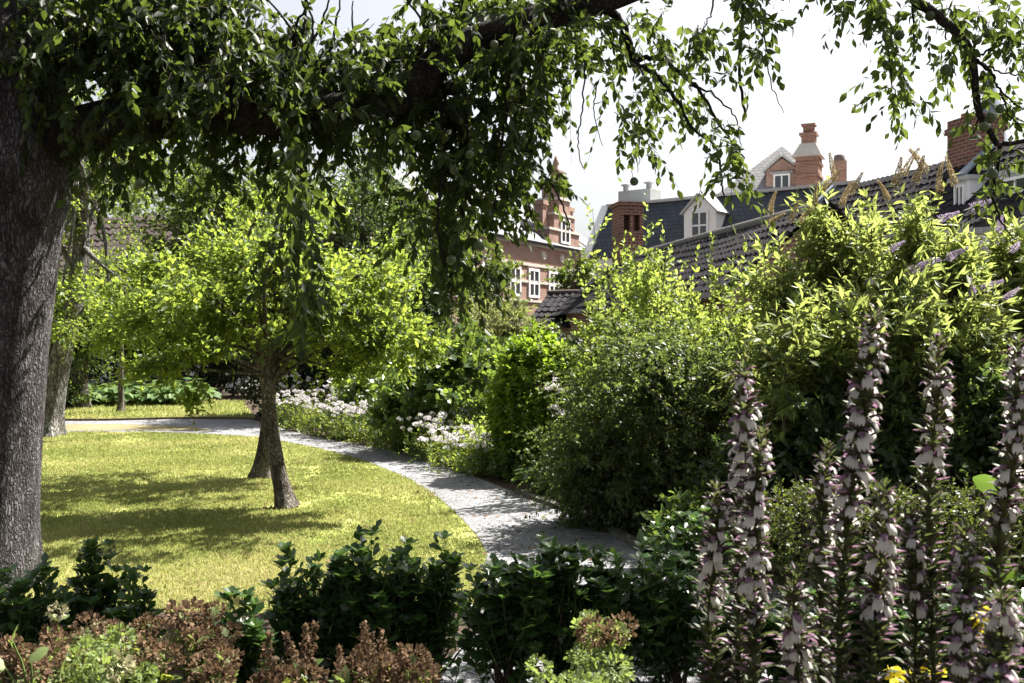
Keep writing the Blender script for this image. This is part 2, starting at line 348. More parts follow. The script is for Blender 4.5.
# ------------------------------------------------------------------ ground, lawn, path
def poly_sheet(name, pts, z, mat, kind='structure'):
    bm = bmesh.new(); vs = [bm.verts.new((x, y, z)) for x, y in pts]; f = bm.faces.new(vs)
    if f.normal.z < 0: f.normal_flip()
    bmesh.ops.triangulate(bm, faces=[f]); me = bpy.data.meshes.new(name); bm.to_mesh(me); bm.free(); me.materials.append(mat)
    for p in me.polygons:
        if p.normal.z < 0: p.flip()
    o = bpy.data.objects.new(name, me); COL.objects.link(o); o['kind'] = kind; return o
poly_sheet('ground', [(-900, -200), (900, -200), (900, 1500), (-900, 1500)], 0, M['soil'])
pl = [G(*q) for q in [(486, 552), (478, 538), (462, 520), (440, 500), (405, 478), (360, 460), (310, 447), (262, 438)]]
pl = [tuple(q) for q in spline(np.array(pl), 28)]
pr = [G(*q) for q in [(648, 556), (610, 531), (560, 509), (510, 491), (450, 468), (400, 453), (330, 440), (290, 431.5)]]
pr = [tuple(q) for q in spline(np.array(pr), 28)]
front = [(-.12, 5.9), (-.35, 4.8), (-.9, 3.9)]
far_l = [G(200, 434), G(130, 432), (-16, 17.4)]
far_r = [G(256, 420), G(225, 419), G(170, 419.5), G(110, 421), (-16, 19.6)]
LAWN = [(-16, 5.7), (-4.5, 5.75), (-3, 5.95), (-1.5, 5.85), front[0]] + pl + far_l
poly_sheet('lawn', LAWN, .004, M['lawn'])
FARL = [far_r[-1], *far_r[::-1][1:], G(250, 412), G(243, 401.5), (-16, 28)]
poly_sheet('far_lawn', FARL, .004, M['lawn'])
def resample(pts, n):
    pts = np.array(pts); c = np.concatenate([[0], np.cumsum(np.linalg.norm(np.diff(pts, axis=0), axis=1))]); t = np.linspace(0, c[-1], n)
    return np.stack([np.interp(t, c, pts[:, 0]), np.interp(t, c, pts[:, 1])], 1)
pe_l = np.concatenate([resample(front[::-1], 8)[:-1], np.array(pl), resample([pl[-1]] + far_l, 10)[1:]])
pe_r = np.concatenate([resample([(3.4, 3.9), (3.0, 5.0), (2.3, 6.0), (1.5, 6.75)], 8)[:-1], np.array(pr), resample([pr[-1]] + far_r, 10)[1:]])
mb = MB(); n_ = len(pe_l); vv = np.concatenate([np.concatenate([pe_r, pe_l]), np.full((2 * n_, 1), .008)], 1)
mb.add(vv, [(i, i + 1, n_ + i + 1, n_ + i) for i in range(n_ - 1)]); mb.add([(3.4, 3.9, .008), (7, 3.9, .008), (7, 5., .008), (3.0, 5.0, .008)], [(0, 1, 2, 3)])
gp = mb.build('gravel_path', M['gravel']); gp['kind'] = 'structure'; gp.data.flip_normals() if gp.data.polygons[0].normal.z < 0 else None
poly_sheet('worn_earth_strip', [G(215, 431.5), G(130, 430.5), (-16, 17.5), (-16, 18.6), G(120, 424.5), G(190, 427)], .012, M['dirt'])
def curb(name, pts, wd, h, mat):
    mb = MB(); pts = np.array(pts)
    T = nrm(np.gradient(pts, axis=0)); nn = np.stack([-T[:, 1], T[:, 0]], 1) * wd / 2
    z = np.zeros((len(pts), 1))
    A = np.concatenate([pts - nn, z], 1); B = np.concatenate([pts - nn, z + h], 1); C = np.concatenate([pts + nn, z + h], 1); D = np.concatenate([pts + nn, z], 1)
    V = np.stack([A, B, C, D], 1).reshape(-1, 3); n = len(pts)
    f = [(i * 4 + k, i * 4 + k + 1, i * 4 + 5 + k, i * 4 + 4 + k) for i in range(n - 1) for k in range(3)]
    mb.add(V, f); o = mb.build(name, mat); o['kind'] = 'structure'
curb('stone_kerb', pr[:12], .09, .045, M['old_kerb'])
curb('lawn_edging', [far_r[0]] + far_r[1:], .06, .05, M['stem_brown'])

def inside(pts, poly):
    x, y = pts[:, 0], pts[:, 1]; c = np.zeros(len(pts), bool); n = len(poly)
    for i in range(n):
        x1, y1 = poly[i]; x2, y2 = poly[(i + 1) % n]
        if y1 == y2: continue
        c ^= ((y1 > y) != (y2 > y)) & (x < (x2 - x1) * (y - y1) / (y2 - y1) + x1)
    return c
def blades(mb, n, poly, d0, d1, h):
    d = d0 * (d1 / d0) ** rng.random(n); px = rng.uniform(-60, 560, n); p = np.stack([(px - CX) * d / F, d], 1)
    p = p[inside(p + rng.normal(0, .02, p.shape), poly)]
    bare = np.array([mnoise.noise((x * 1.3 + 7, y * .9, 9.7)) + .5 * mnoise.noise((x * 4, y * 4, 2.2)) for x, y in p])
    for qx, qy in (G(287, 508), G(261, 478), (-3.6, 6.6)): bare += .9 * np.exp(-((p[:, 0] - qx) ** 2 + (p[:, 1] - qy) ** 2) / .12)
    bare += .2 * np.clip((6.6 - p[:, 1]) / .8, 0, 1)
    p = p[rng.random(len(p)) > np.clip((bare - .16) * 2.0, 0, .85)]; k = len(p); d = p[:, 1]
    patch = np.array([mnoise.noise((x * .8, y * .8, 3.1)) for x, y in p])
    D = np.stack([rng.normal(0, .5, k), rng.normal(0, .5, k), np.ones(k)], 1)
    sz = h * (.6 + .8 * rng.random(k)) * (1 + .35 * patch) * (1 + .02 * d)
    mb.leaves(np.concatenate([p, np.full((k, 1), .003)], 1), D, rng.normal(0, 1, (k, 3)), sz, TRI, 0, np.clip(.42 + .6 * patch + .25 * np.clip((8. - d) / 2.2, 0, 1) + rng.normal(0, .25, k), 0, 1), .0016 * d / sz)
mb = MB(); blades(mb, 340000, LAWN, 5.5, 18.5, .021); blades(mb, 40000, FARL, 19, 28, .045)
tag(mb.build('grass', M['grass']), 'short sun bleached grass of the lawn', kind='stuff')

k = 2600; q = np.stack([rng.uniform(-6, 2.2, k), rng.uniform(5.0, 19, k)], 1); m = inside(q, LAWN); m2 = rng.random(k) < np.where(m, .35, .8); q = q[m2 & (m | inside(q, [(.0, 5), (2.2, 5)] + pr + pl[::-1]))]
mb = MB(); k = len(q); mb.leaves(np.concatenate([q, np.full((k, 1), .02)], 1), np.concatenate([rng.normal(0, 1, (k, 2)), rng.normal(0, .15, (k, 1))], 1), np.array((0, 0, 1.)) + rng.normal(0, .3, (k, 3)), .03 + .035 * rng.random(k), OVAL)
tag(mb.build('fallen_leaves', M['brown']), 'dry fallen leaves scattered over lawn and path', kind='stuff')

# ------------------------------------------------------------------ plant builders
def crown(mb, n, c, rad, L=.3, nl=12, size=.06, tm=FAR, out=.8, up=.3, rand=.5, bend=(0, 0, -.2), hollow=.5, noise=.3, lobes=7, cl=.22, per=10, r=.003, ang=.9, droop=.1, keep=1., zmin=None, wid=1., flat=.3, mats=(0, 1)):
    c = np.asarray(c, float); rad = np.asarray(rad, float)
    K = max(3, n // per); dirs = nrm(rng.normal(0, 1, (K, 3))); lb = nrm(rng.normal(0, 1, (lobes, 3)))
    R_ = 1 + noise * (np.clip((dirs @ lb.T).max(1), 0, 1) ** 3 * 1.5 - .8)
    q = (hollow + (1 - hollow) * rng.random(K) ** .6) * R_
    cc = c + dirs * rad * q[:, None]
    idx = rng.integers(0, K, n)
    S = cc[idx] + rng.normal(0, 1, (n, 3)) * rad * cl
    if zmin is not None: S[:, 2] = np.where(S[:, 2] < zmin, zmin + rng.random(n) * .15, S[:, 2])
    o = nrm((S - c) / rad)
    D = nrm(out * o + np.array([0, 0, up]) + rng.normal(0, rand, (n, 3)))
    LL = L * (.6 + .8 * rng.random(n)); S = S - D * (LL * .5)[:, None]
    B = np.array(bend)[None] * (.5 + rng.random((n, 1))) + rng.normal(0, .1, (n, 3))
    if r > 0: mb.twigs(S, D, LL, B, r, 2, mats[0])
    mb.twig_leaves(S, D, LL, B, nl, size, tm, mats[1], ang, .1, droop, flat, .35, wid, keep)
    return cc
def limbs(mb, base, targets, r, mat=0, sides=5, sag=.1):
    base = np.asarray(base, float)
    for tg in targets:
        mid = base * .5 + tg * .5 + rng.normal(0, .06, 3) * np.linalg.norm(tg - base) + np.array([0, 0, sag * np.linalg.norm(tg - base)])
        mb.tube(spline([base, mid, tg], 8), np.linspace(r, r * .18, 8), sides, mat, .5, False)
def rough_trunk(mb, pts, rad, sides=20, n=30, mat=0, flare=.6, amp=.07):
    ph = rng.random(6) * 6.28
    pp = spline(pts, n); rr = np.interp(np.linspace(0, 1, n), np.linspace(0, 1, len(rad)), rad)
    def fn(t, a): return 1 + flare * math.exp(-t * 14) * (1 + .5 * np.sin(a * 3 + ph[0])) + amp * np.sin(a * 5 + ph[1] + t * 3) + amp * .7 * np.sin(a * 9 + ph[2] - 5 * t) + amp * np.sin(a * 2 + ph[3] + 9 * t)
    mb.tube(pp, rr, sides, mat, .5, True, fn)
    return pp
def tree(name, label, cat, base, trunk, rads, leafm, barkm, crowns, group=None, nlimb=14, lr=.05, twm=None, **kw):
    root = thing(name, (base[0], base[1], 0), label, cat, group); b = np.array([base[0], base[1], 0.])
    tm_ = MB(); pp = rough_trunk(tm_, [np.asarray(q) - b for q in trunk], rads)
    cm = MB(); allc = []
    for cr in crowns:
        k = dict(kw); k.update(cr); allc.append(crown(cm, c=np.asarray(k.pop('c')) - b, **k))
    cc = np.concatenate(allc); sel = cc[rng.permutation(len(cc))[:nlimb]]
    for s_ in sel:
        i = rng.integers(int(len(pp) * .6), len(pp)); limbs(tm_, pp[i], [s_], lr)
    tm_.build('trunk', barkm, root); cm.build('crown', [twm or M['twig'], leafm], root)
    return root
def shrub(name, label, cat, base, leafm, crowns, group=None, stems=8, sr=.012, stm=None, **kw):
    root = thing(name, (base[0], base[1], 0), label, cat, group); b = np.array([base[0], base[1], 0.])
    cm = MB(); allc = []
    for cr in crowns:
        k = dict(kw); k.update(cr); allc.append(crown(cm, c=np.asarray(k.pop('c')) - b, **k))
    cm.build('foliage', [stm or M['twig'], leafm], root)
    cc = np.concatenate(allc); sm = MB(); sel = cc[rng.permutation(len(cc))[:stems]]
    for s_ in sel: limbs(sm, (rng.normal(0, .06), rng.normal(0, .06), 0), [s_], sr)
    sm.build('stems', stm or M['twig'], root)
    return root

# ------------------------------------------------------------------ buildings
class Bld:
    def __init__(s, name, A, B, label, cat='house', group=None):
        s.th = math.atan2(B[1] - A[1], B[0] - A[0]); s.A = A; s.len = math.hypot(B[0] - A[0], B[1] - A[1])
        s.o = thing(name, (A[0], A[1], 0), label, cat, group, s.th)
    def loc(s, px, py, yo=0):        # where the sight line through a pixel meets the facade plane y = yo
        c, n = math.cos(s.th), math.sin(s.th); dx, dy, dz = (px - CX) / F, 1., (CY - py) / F
        ox, oy = -s.A[0], -s.A[1]; lx, ly = c * ox + n * oy, -n * ox + c * oy; ux, uy = c * dx + n * dy, -n * dx + c * dy
        t = (yo - ly) / uy; return lx + ux * t, H + dz * t
    def part(s, name, mat, fn, parent=None):
        mb = MB(); fn(mb); return mb.build(name, mat, parent or s.o)
    def window(s, x0, x1, z0, z1, y=0., nx=2, nz=2, fw=.09, mat='paint', out=.05):
        mb = MB(); mb.box(x0, x0 + fw, y - out, y + .05, z0, z1); mb.box(x1 - fw, x1, y - out, y + .05, z0, z1)
        mb.box(x0 + fw, x1 - fw, y - out, y + .05, z0, z0 + fw); mb.box(x0 + fw, x1 - fw, y - out, y + .05, z1 - fw, z1)
        for i in range(1, nx): xx = x0 + (x1 - x0) * i / nx; mb.box(xx - fw * .4, xx + fw * .4, y - out + .01, y + .04, z0 + fw, z1 - fw)
        for i in range(1, nz): zz = z0 + (z1 - z0) * i / nz; mb.box(x0 + fw, x1 - fw, y - out + .015, y + .035, zz - fw * .4, zz + fw * .4)
        wn = mb.build('window', M[mat], s.o); g = MB(); g.box(x0 + fw * .5, x1 - fw * .5, y - .012, y + .02, z0 + fw * .5, z1 - fw * .5); g.build('pane', M['glass'], wn); return wn
def tiles(mb, o, u, v, W, L, tw=.21, th=.27, amp=.028, step=.026):
    """pantile slope: o = top corner, u along the ridge, v down the slope"""
    o, u, v = np.asarray(o, float), nrm(u), nrm(v); n = nrm(np.cross(v, u))
    if n[2] < 0: n = -n
    nu = int(W / tw) * 5 + 1; rows = max(2, int(L / th)); us = np.linspace(0, W, nu); a = us / tw * 2 * math.pi
    prof = amp * np.where(np.sin(a) > 0, np.sin(a), .45 * np.sin(a))
    V = []
    for r in range(rows):
        jit = rng.normal(0, .004)
        for e, hh in ((0, 0.), (1, step)): V.append(o + us[:, None] * u + v * (L * (r + e * 1.02) / rows) + n * (prof + hh + jit + .035 * np.sin(us * .9 + r * .31) * np.sin(us * .37 + 1 + r * .2) + np.repeat(rng.normal(0, .006, nu // 5 + 1), 5)[:nu])[:, None])
    V = np.concatenate(V); f = []; k = np.arange(nu - 1)
    for r in range(2 * rows - 1): f.append(np.stack([r * nu + k, r * nu + k + 1, (r + 1) * nu + k + 1, (r + 1) * nu + k], 1))
    mb.add(V, np.concatenate(f), 0, .5, False)
def chimney(mb, x0, x1, y0, y1, z0, z1, bands=((.0, .06),), mat=0):
    mb.box(x0, x1, y0, y1, z0, z1, mat)
    for f_, e in bands: zz = z1 - f_ * (z1 - z0); mb.box(x0 - e, x1 + e, y0 - e, y1 + e, zz - .14, zz + .004, mat)

# red brick mansion with a crow-stepped dormer, behind the border
A1 = (-2.9, 46.); B1_ = (A1[0] + .476 * 17.5, A1[1] + .879 * 17.5)
b = Bld('brick_mansion', A1, B1_, 'red brick mansion with pale stone bands and a stepped brick gable, behind the hanging leaves', 'mansion')
L1 = b.len
b.part('wall', M['brick'], lambda m: m.box(0, L1, 0, 8, 0, 6.9))
def bands(m):
    for z, h in ((6.72, .22), (5.62, .14), (4.72, .14), (3.7, .12)): m.box(-.05, L1 + .05, -.06, -.003, z, z + h)
    for x in (1.5, 4.2, 7.0, 10.6, 13.6): m.box(x, x + .3, -.05, -.003, 5.1, 5.3)
b.part('stone_band', M['stone'], bands)
b.part('roof', M['slate'], lambda m: (m.slab([(-.3, -.3, 6.95), (L1 + .3, -.3, 6.95), (L1 + .3, 4, 10.2), (-.3, 4, 10.2)], .15), m.slab([(-.3, 4, 10.2), (L1 + .3, 4, 10.2), (L1 + .3, 8.3, 6.95), (-.3, 8.3, 6.95)], .15)))
for cx in (1.6, 3.6, 6.35, 8.5, 10.9, 13.6):
    b.window(cx - .62, cx + .62, 3.95, 5.5, -.03, 2, 2, .13); b.window(cx - .62, cx + .62, 1.0, 2.9, -.03, 2, 2, .13)
def gab(m):
    x0, x1 = 10.2, 14.2; w = x1 - x0
    for i, (f_, z) in enumerate(((0, 7.8), (.16, 8.7), (.32, 9.6), (.42, 10.4))): m.box(x0 + w * f_ / 1, x1 - w * f_ / 1, -.1 + .003 * i, 1.2 - .003 * i, 6.9 if i == 0 else 6.95, z)
g1 = b.part('gable', M['brick'], gab)
b.part('coping', M['stone'], lambda m: [m.box(10.2 + 4 * f_ - .08, 14.2 - 4 * f_ + .08, -.17, 1.27, z, z + .13) for f_, z in ((0, 7.8), (.16, 8.7), (.32, 9.6), (.42, 10.4))], g1)
b.window(11.6, 12.8, 7.15, 8.55, -.13, 2, 2, .12)
def fin(m):
    m.box(11.95, 12.45, .2, .7, 10.5, 11.2); m.box(11.85, 12.55, .1, .8, 11.2, 11.35)
    m.tube([(12.2, .45, 11.35), (12.2, .45, 11.6), (12.2, .45, 11.75), (12.2, .45, 11.9), (12.2, .45, 12.2)], [.16, .1, .2, .16, .03], 10)
b.part('finial', M['brick_old'], fin, g1)
for x in (10.5, 13.9): b.part('chimney', M['brick'], lambda m: (m.box(x - .28, x + .28, .3, .86, 7.74, 9.25), m.box(x - .36, x + .36, .22, .94, 9.2, 9.45)))
for x in (9.7, 12.0, 15.0): b.part('medallion', M['stone'], lambda m: m.tube([(x, -.003, 6.3), (x, -.09, 6.3)], [.26, .2], 14))
b.part('gable_edge', M['render'], lambda m: m.slab([(L1 - 1.9, -.5, 6.95), (L1 - 1.2, -.5, 6.95), (L1 - 1.2, 3.2, 9.6), (L1 - 1.9, 3.2, 9.6)], .2))

# long slate-roofed building with a white dormer
A2, B2_ = (4.2, 52.3), (14.8, 44.3)
b = Bld('slate_roof_house', A2, B2_, 'long building with a steep blue grey slate roof and one white dormer')
L2 = b.len
b.part('wall', M['render'], lambda m: m.box(0, L2, 0, 8, 0, 6.0))
b.part('roof', M['slate'], lambda m: m.slab([(0, -.25, 6.0), (L2, -.25, 6.0), (L2, 1.7, 8.85), (0, 1.7, 8.85)], .16))
b.part('flat_roof', M['zinc'], lambda m: m.slab([(-.1, 1.55, 8.98), (L2, 1.55, 8.98), (L2, 7.5, 9.2), (-.1, 7.5, 9.2)], .12))
b.part('verge', M['paint'], lambda m: m.slab([(-.45, -.3, 6.05), (-.02, -.3, 6.05), (-.02, 1.68, 8.95), (-.45, 1.68, 8.95)], .2))
x0, _ = b.loc(684, 220, -.1); x1, _ = b.loc(716, 220, -.1); xm = (x0 + x1) / 2; dw = x1 - x0
dz0 = b.loc(700, 243, -.1)[1]; dze = b.loc(700, 212, -.1)[1]; dzt = b.loc(700, 195, -.1)[1]
dm = b.part('dormer', M['paint'], lambda m: m.prism([(x0, dz0), (x1, dz0), (x1, dze), (xm, dzt), (x0, dze)], -.1, 1.6))
def drf(m):
    e = .12
    m.slab([(x0 - e, -.25, dze - .08), (xm, -.25, dzt + .06), (xm, 1.7, dzt + .06), (x0 - e, 1.7, dze - .08)], -.08)
    m.slab([(xm, -.25, dzt + .06), (x1 + e, -.25, dze - .08), (x1 + e, 1.7, dze - .08), (xm, 1.7, dzt + .06)], -.08)
b.part('dormer_roof', M['zinc'], drf, dm)
b.window(x0 + dw * .22, x1 - dw * .22, dz0 + .15, dze + .05, -.14, 2, 2, .1)
vx0, vz0 = b.loc(621, 197, 4.5); vx1, vz1 = b.loc(653, 187, 4.5)
def vents(m):
    m.box(vx0, vx1, 4.2, 5.4, 9.1, vz1 - .1)
    for f_ in (.1, .82): xx = vx0 + (vx1 - vx0) * f_; m.tube([(xx, 4.7, vz1 - .1), (xx, 4.7, vz1 + .25)], .16, 8); m.box(xx - .2, xx + .2, 4.5, 4.9, vz1 + .25, vz1 + .33)
b.part('roof_vent', M['vent'], vents)

# grey gable roof with a red dormer, and its ornate chimney
A3, B3_ = (13.4, 62.), (21.8, 58.)
b = Bld('grey_gable_house', A3, B3_, 'tall house with a pale grey pointed roof and a red brick dormer')
L3 = b.len
ax, az = b.loc(782, 146, 3); lx, lz = b.loc(725, 198, 3)
b.part('wall', M['brick'], lambda m: m.box(0, L3, 0, 7, 0, lz - .3))
rx = 2 * ax - lx
b.part('roof', M['slate_pale'], lambda m: (m.add([(lx, -.3, lz - .4), (rx, -.3, lz - .4), (rx, 7.3, lz - .4), (lx, 7.3, lz - .4), (ax, 3, az)], [(0, 1, 4), (1, 2, 4), (2, 3, 4), (3, 0, 4)]), m.box(lx, rx, -.3, 7.3, lz - .6, lz - .405)))
x0, z0 = b.loc(766, 190, .2); x1, zt = b.loc(798, 157, .2); ze = b.loc(780, 170, .2)[1]; xm = (x0 + x1) / 2
dm = b.part('dormer', M['brick'], lambda m: m.prism([(x0, z0 - .6), (x1, z0 - .6), (x1, ze), (xm, zt), (x0, ze)], .2, 2.6))
b.part('dormer_roof', M['zinc'], lambda m: (m.slab([(x0 - .15, .05, ze - .1), (xm, .05, zt + .12), (xm, 2.6, zt + .12), (x0 - .15, 2.6, ze - .1)], -.13), m.slab([(xm, .05, zt + .12), (x1 + .15, .05, ze - .1), (x1 + .15, 2.6, ze - .1), (xm, 2.6, zt + .12)], -.13)), dm)
b.part('lintel', M['vent'], lambda m: m.box(xm - .68, xm + .68, .08, .197, ze - .25, ze - .1), dm)
b.window(xm - .5, xm + .5, z0 - .1, ze - .26, .16, 2, 1, .1)
def orn(m):
    q0, zb = b.loc(794, 192, -.8); q1, z4 = b.loc(820, 155, -.8); z5 = b.loc(806, 148, -.8)[1]; z6 = b.loc(806, 134, -.8)[1]; z7 = b.loc(806, 122, -.8)[1]
    wq = q1 - q0; c = (q0 + q1) / 2
    m.box(q0 + .1, q1 - .1, -.8, .7, 0, z4)
    for k in range(4): zz = z4 - .5 - k * .75; m.box(q0 + .02, q1 - .02, -.88, .78, zz, zz + .16)
    m.add([(q0 - .12, -1.0, z4), (q1 + .12, -1.0, z4), (q1 + .12, .9, z4), (q0 - .12, .9, z4), (c - wq * .3, -.5, z5 + .35), (c + wq * .3, -.5, z5 + .35), (c + wq * .3, .4, z5 + .35), (c - wq * .3, .4, z5 + .35)],
          [(0, 1, 5, 4), (1, 2, 6, 5), (2, 3, 7, 6), (3, 0, 4, 7), (4, 5, 6, 7), (3, 2, 1, 0)], 1)
    m.box(c - wq * .26, c + wq * .26, -.45, .35, z5 + .3, z6); m.box(c - wq * .34, c + wq * .34, -.55, .45, z6, z6 + .16)
    m.box(c - wq * .2, c + wq * .2, -.35, .25, z6 + .16, z7 - .12); m.box(c - wq * .27, c + wq * .27, -.42, .32, z7 - .12, z7)
mb = MB(); orn(mb); mb.build('chimney', [M['brick_big'], M['stone']], b.o)

# the round-topped chimney beyond
b = Bld('far_chimney_house', (21.5, 66.), (26, 65.), 'far house of which one stubby round pot chimney shows above the buddleia')
c0, cz0 = b.loc(834, 178, 0); c1, cz1 = b.loc(847, 160, 0)
b.part('wall', M['brick'], lambda m: m.box(0, 6, .1, 6, 0, cz0 - 5.0)); b.part('roof', M['slate'], lambda m: m.prism([(-.2, cz0 - 5), (6.2, cz0 - 5), (3, cz0 - 3)], -.2, 6.2))
b.part('chimney', M['brick_old'], lambda m: (m.box(c0, c1, .1, .9, cz0 - 5.2, cz1)))
b.part('chimney_pot', M['pot'], lambda m: m.tube([((c0 + c1) / 2, .5, cz1), ((c0 + c1) / 2, .5, cz1 + .4), ((c0 + c1) / 2, .5, cz1 + .46)], [.4, .36, .2], 12))

# low outbuilding with a dark pantile roof, brick chimney at its far end
RA, RB = (3.35, 30.2), (5.75, 18.4)
b = Bld('pantile_outbuilding', RA, RB, 'low outbuilding with a long dark pantile roof and arched brick chimney')
L5 = b.len; zr = 4.12
b.part('wall', M['brick_old'], lambda m: m.box(0, L5, -1.9, 1.9, 0, 2.5))
def rf5(m): tiles(m, (-.2, 0, zr), (1, 0, 0), (0, -2.2, -1.75), L5 + .4, 2.85); tiles(m, (-.2, 0, zr), (1, 0, 0), (0, 2.2, -1.75), L5 + .4, 2.85)
b.part('roof', M['pantile'], rf5)
b.part('gable', M['brick_old'], lambda m: m.add([(0, -1.9, 2.5), (0, 1.9, 2.5), (0, 0, zr - .08)], [(0, 1, 2)]))
b.part('gable', M['brick_old'], lambda m: m.add([(L5, -1.9, 2.5), (L5, 1.9, 2.5), (L5, 0, zr - .08)], [(0, 1, 2)]))
def rcap(m):
    for k in range(int(L5 / .4)): m.tube([(k * .4 - .15, 0, zr - .02), (k * .4 + .27, 0, zr - .005)], .11, 8)
b.part('ridge_tiles', M['stone_grey'], rcap)
def chim5(m):
    q0, zb = b.loc(617, 275, .1); q1, zt = 0, 0
    d = 1.6; zt = H + (CY - 206) * 29.5 / F
    # four legs of brick with two arched smoke openings near the top, facing the garden
    x0, x1, y0, y1 = .1, .9, -.36, .36
    m.box(x0, x1, y0, y1, 2.6, zt - .75); m.box(x0, x1, y0, y1, zt - .28, zt); m.box(x0 - .06, x1 + .06, y0 - .06, y1 + .06, zt, zt + .1)
    for ya, yb in ((y0, y0 + .11), (-.055, .055), (y1 - .11, y1)): m.box(x0 + .002, x1 - .002, ya, yb, zt - .75, zt - .28)
    m.box(x0 + .35, x1 - .35, y0 + .11, y1 - .11, zt - .75, zt - .28)
    for c in (-.1525, .1525):
        arc = [(c + .097 * math.cos(a), zt - .42 + .097 * math.sin(a)) for a in np.linspace(0, math.pi, 7)]
        poly = [(c + .097, zt - .275), (c + .097, zt - .42)] + arc[1:-1] + [(c - .097, zt - .42), (c - .097, zt - .275)]
        v = [(x0 + .02, y, z) for y, z in poly] + [(x0 + .2, y, z) for y, z in poly]; n = len(poly)
        m.add(v, [(i, (i + 1) % n, n + (i + 1) % n, n + i) for i in range(n)])
        m.add(v, [tuple(range(n))])
    m.box(x0 - .04, x1 + .04, y0 - .04, y1 + .04, 3.6, 3.75)
b.part('chimney', M['brick_big'], chim5)
# small lean-to with brown tiles left of it
b = Bld('tiled_shed', (.62, 29.6), (3.2, 28.2), 'small brick shed with dark tiled roof left of the arched chimney', 'shed')
L6 = b.len
b.part('wall', M['brick_old'], lambda m: m.box(0, L6, 0, 2.4, 0, 2.05))
b.part('roof', M['pantile'], lambda m: tiles(m, (-.15, 1.35, 3.1), (1, 0, 0), (0, -1.5, -1.05), L6 + .3, 1.95))
b.part('gable', M['brick_old'], lambda m: m.add([(0, 0, 2.05), (0, 2.4, 2.05), (0, 1.35, 3.05), (L6, 0, 2.05), (L6, 2.4, 2.05), (L6, 1.35, 3.05)], [(0, 2, 1), (3, 4, 5), (1, 2, 5, 4)]))
b.part('ridge_tiles', M['pantile_brown'], lambda m: m.tube([(-.15, 1.35, 3.1), (L6 + .15, 1.35, 3.1)], .09, 8))

# right-hand house with dark roof, brick chimney and white dormers
RA, RB = (10.0, 30.5), (12.6, 20.)
b = Bld('dark_roof_house', RA, RB, 'house with big dark tiled roof, square brick chimney and white dormers behind the buddleia')
L7 = b.len; zr = 6.25
b.part('wall', M['render'], lambda m: m.box(0, L7, -2.6, 2.6, 0, 3.7))
b.part('roof', M['pantile'], lambda m: (tiles(m, (-.2, 0, zr), (1, 0, 0), (0, -2.9, -2.75), L7 + .4, 4.0, .22, .3), tiles(m, (-.2, 0, zr), (1, 0, 0), (0, 2.9, -2.75), L7 + .4, 4.0, .26, .34)))
b.part('gable', M['brick'], lambda m: m.add([(0, -2.6, 3.7), (0, 2.6, 3.7), (0, 0, zr - .1)], [(0, 1, 2)]))
b.part('verge', M['lead'], lambda m: m.slab([(-.32, -2.95, zr - 2.72), (-.12, -2.95, zr - 2.72), (-.12, 0, zr + .1), (-.32, 0, zr + .1)], -.1))
q0, zt = b.loc(949, 122, -.3); q1, _ = b.loc(978, 122, -.3)
b.part('chimney', M['brick_big'], lambda m: (m.box(q0, q1, -.35, .45, 5.2, zt), m.box(q0 - .05, q1 + .05, -.4, .5, zt - .35, zt - .2), m.tube([(q0 + .2, .05, zt), (q0 + .2, .05, zt + .18)], .13, 8)))
b.part('flashing', M['lead'], lambda m: m.slab([(q1 + .01, -.9, zr - .7), (q1 + .3, -.9, zr - .7), (q1 + .3, 0, zr + .08), (q1 + .01, 0, zr + .08)], -.06))
for (p0, p1, pt, pb, yo) in ((954, 970, 183, 215, -1.5), (1000, 1036, 177, 202, -1.5)):
    x0, zt = b.loc(p0, pt, yo); x1, _ = b.loc(p1, pt, yo); zb = b.loc(p0, pb, yo)[1]
    dm = b.part('dormer', M['paint'], lambda m: m.box(x0, x1, yo, -.2, zb, zt))
    b.part('dormer_roof', M['zinc'], lambda m: m.box(x0 - .08, x1 + .08, yo - .12, -.1, zt + .002, zt + .1), dm)
    b.window(x0 + .1, x1 - .1, zb + .1, zt - .08, yo - .04, 2, 1, .06)
# white annex in front of it
b = Bld('white_annex', (8.3, 20.5), (10.1, 19.4), 'low white rendered annex half hidden by buddleia flowers', 'annex')
b.part('wall', M['render'], lambda m: m.box(0, b.len, 0, 2, 0, 3.75)); b.part('roof', M['zinc'], lambda m: m.box(-.1, b.len + .1, -.1, 2.1, 3.752, 3.87)); b.window(.5, 1.3, 2.3, 3.2, -.03)

# church spire far behind
b = Bld('church_tower', (56.4, 120.), (61., 120.), 'slim blue grey church spire far behind the branch at right', 'church')
b.part('wall', M['brick'], lambda m: m.box(0, 4.6, 0, 4.6, 0, 24))
b.part('spire', M['copper'], lambda m: m.tube([(2.3, 2.3, 24), (2.3, 2.3, 25.5), (2.3, 2.3, 36)], [3.0, 2.2, .04], 8))

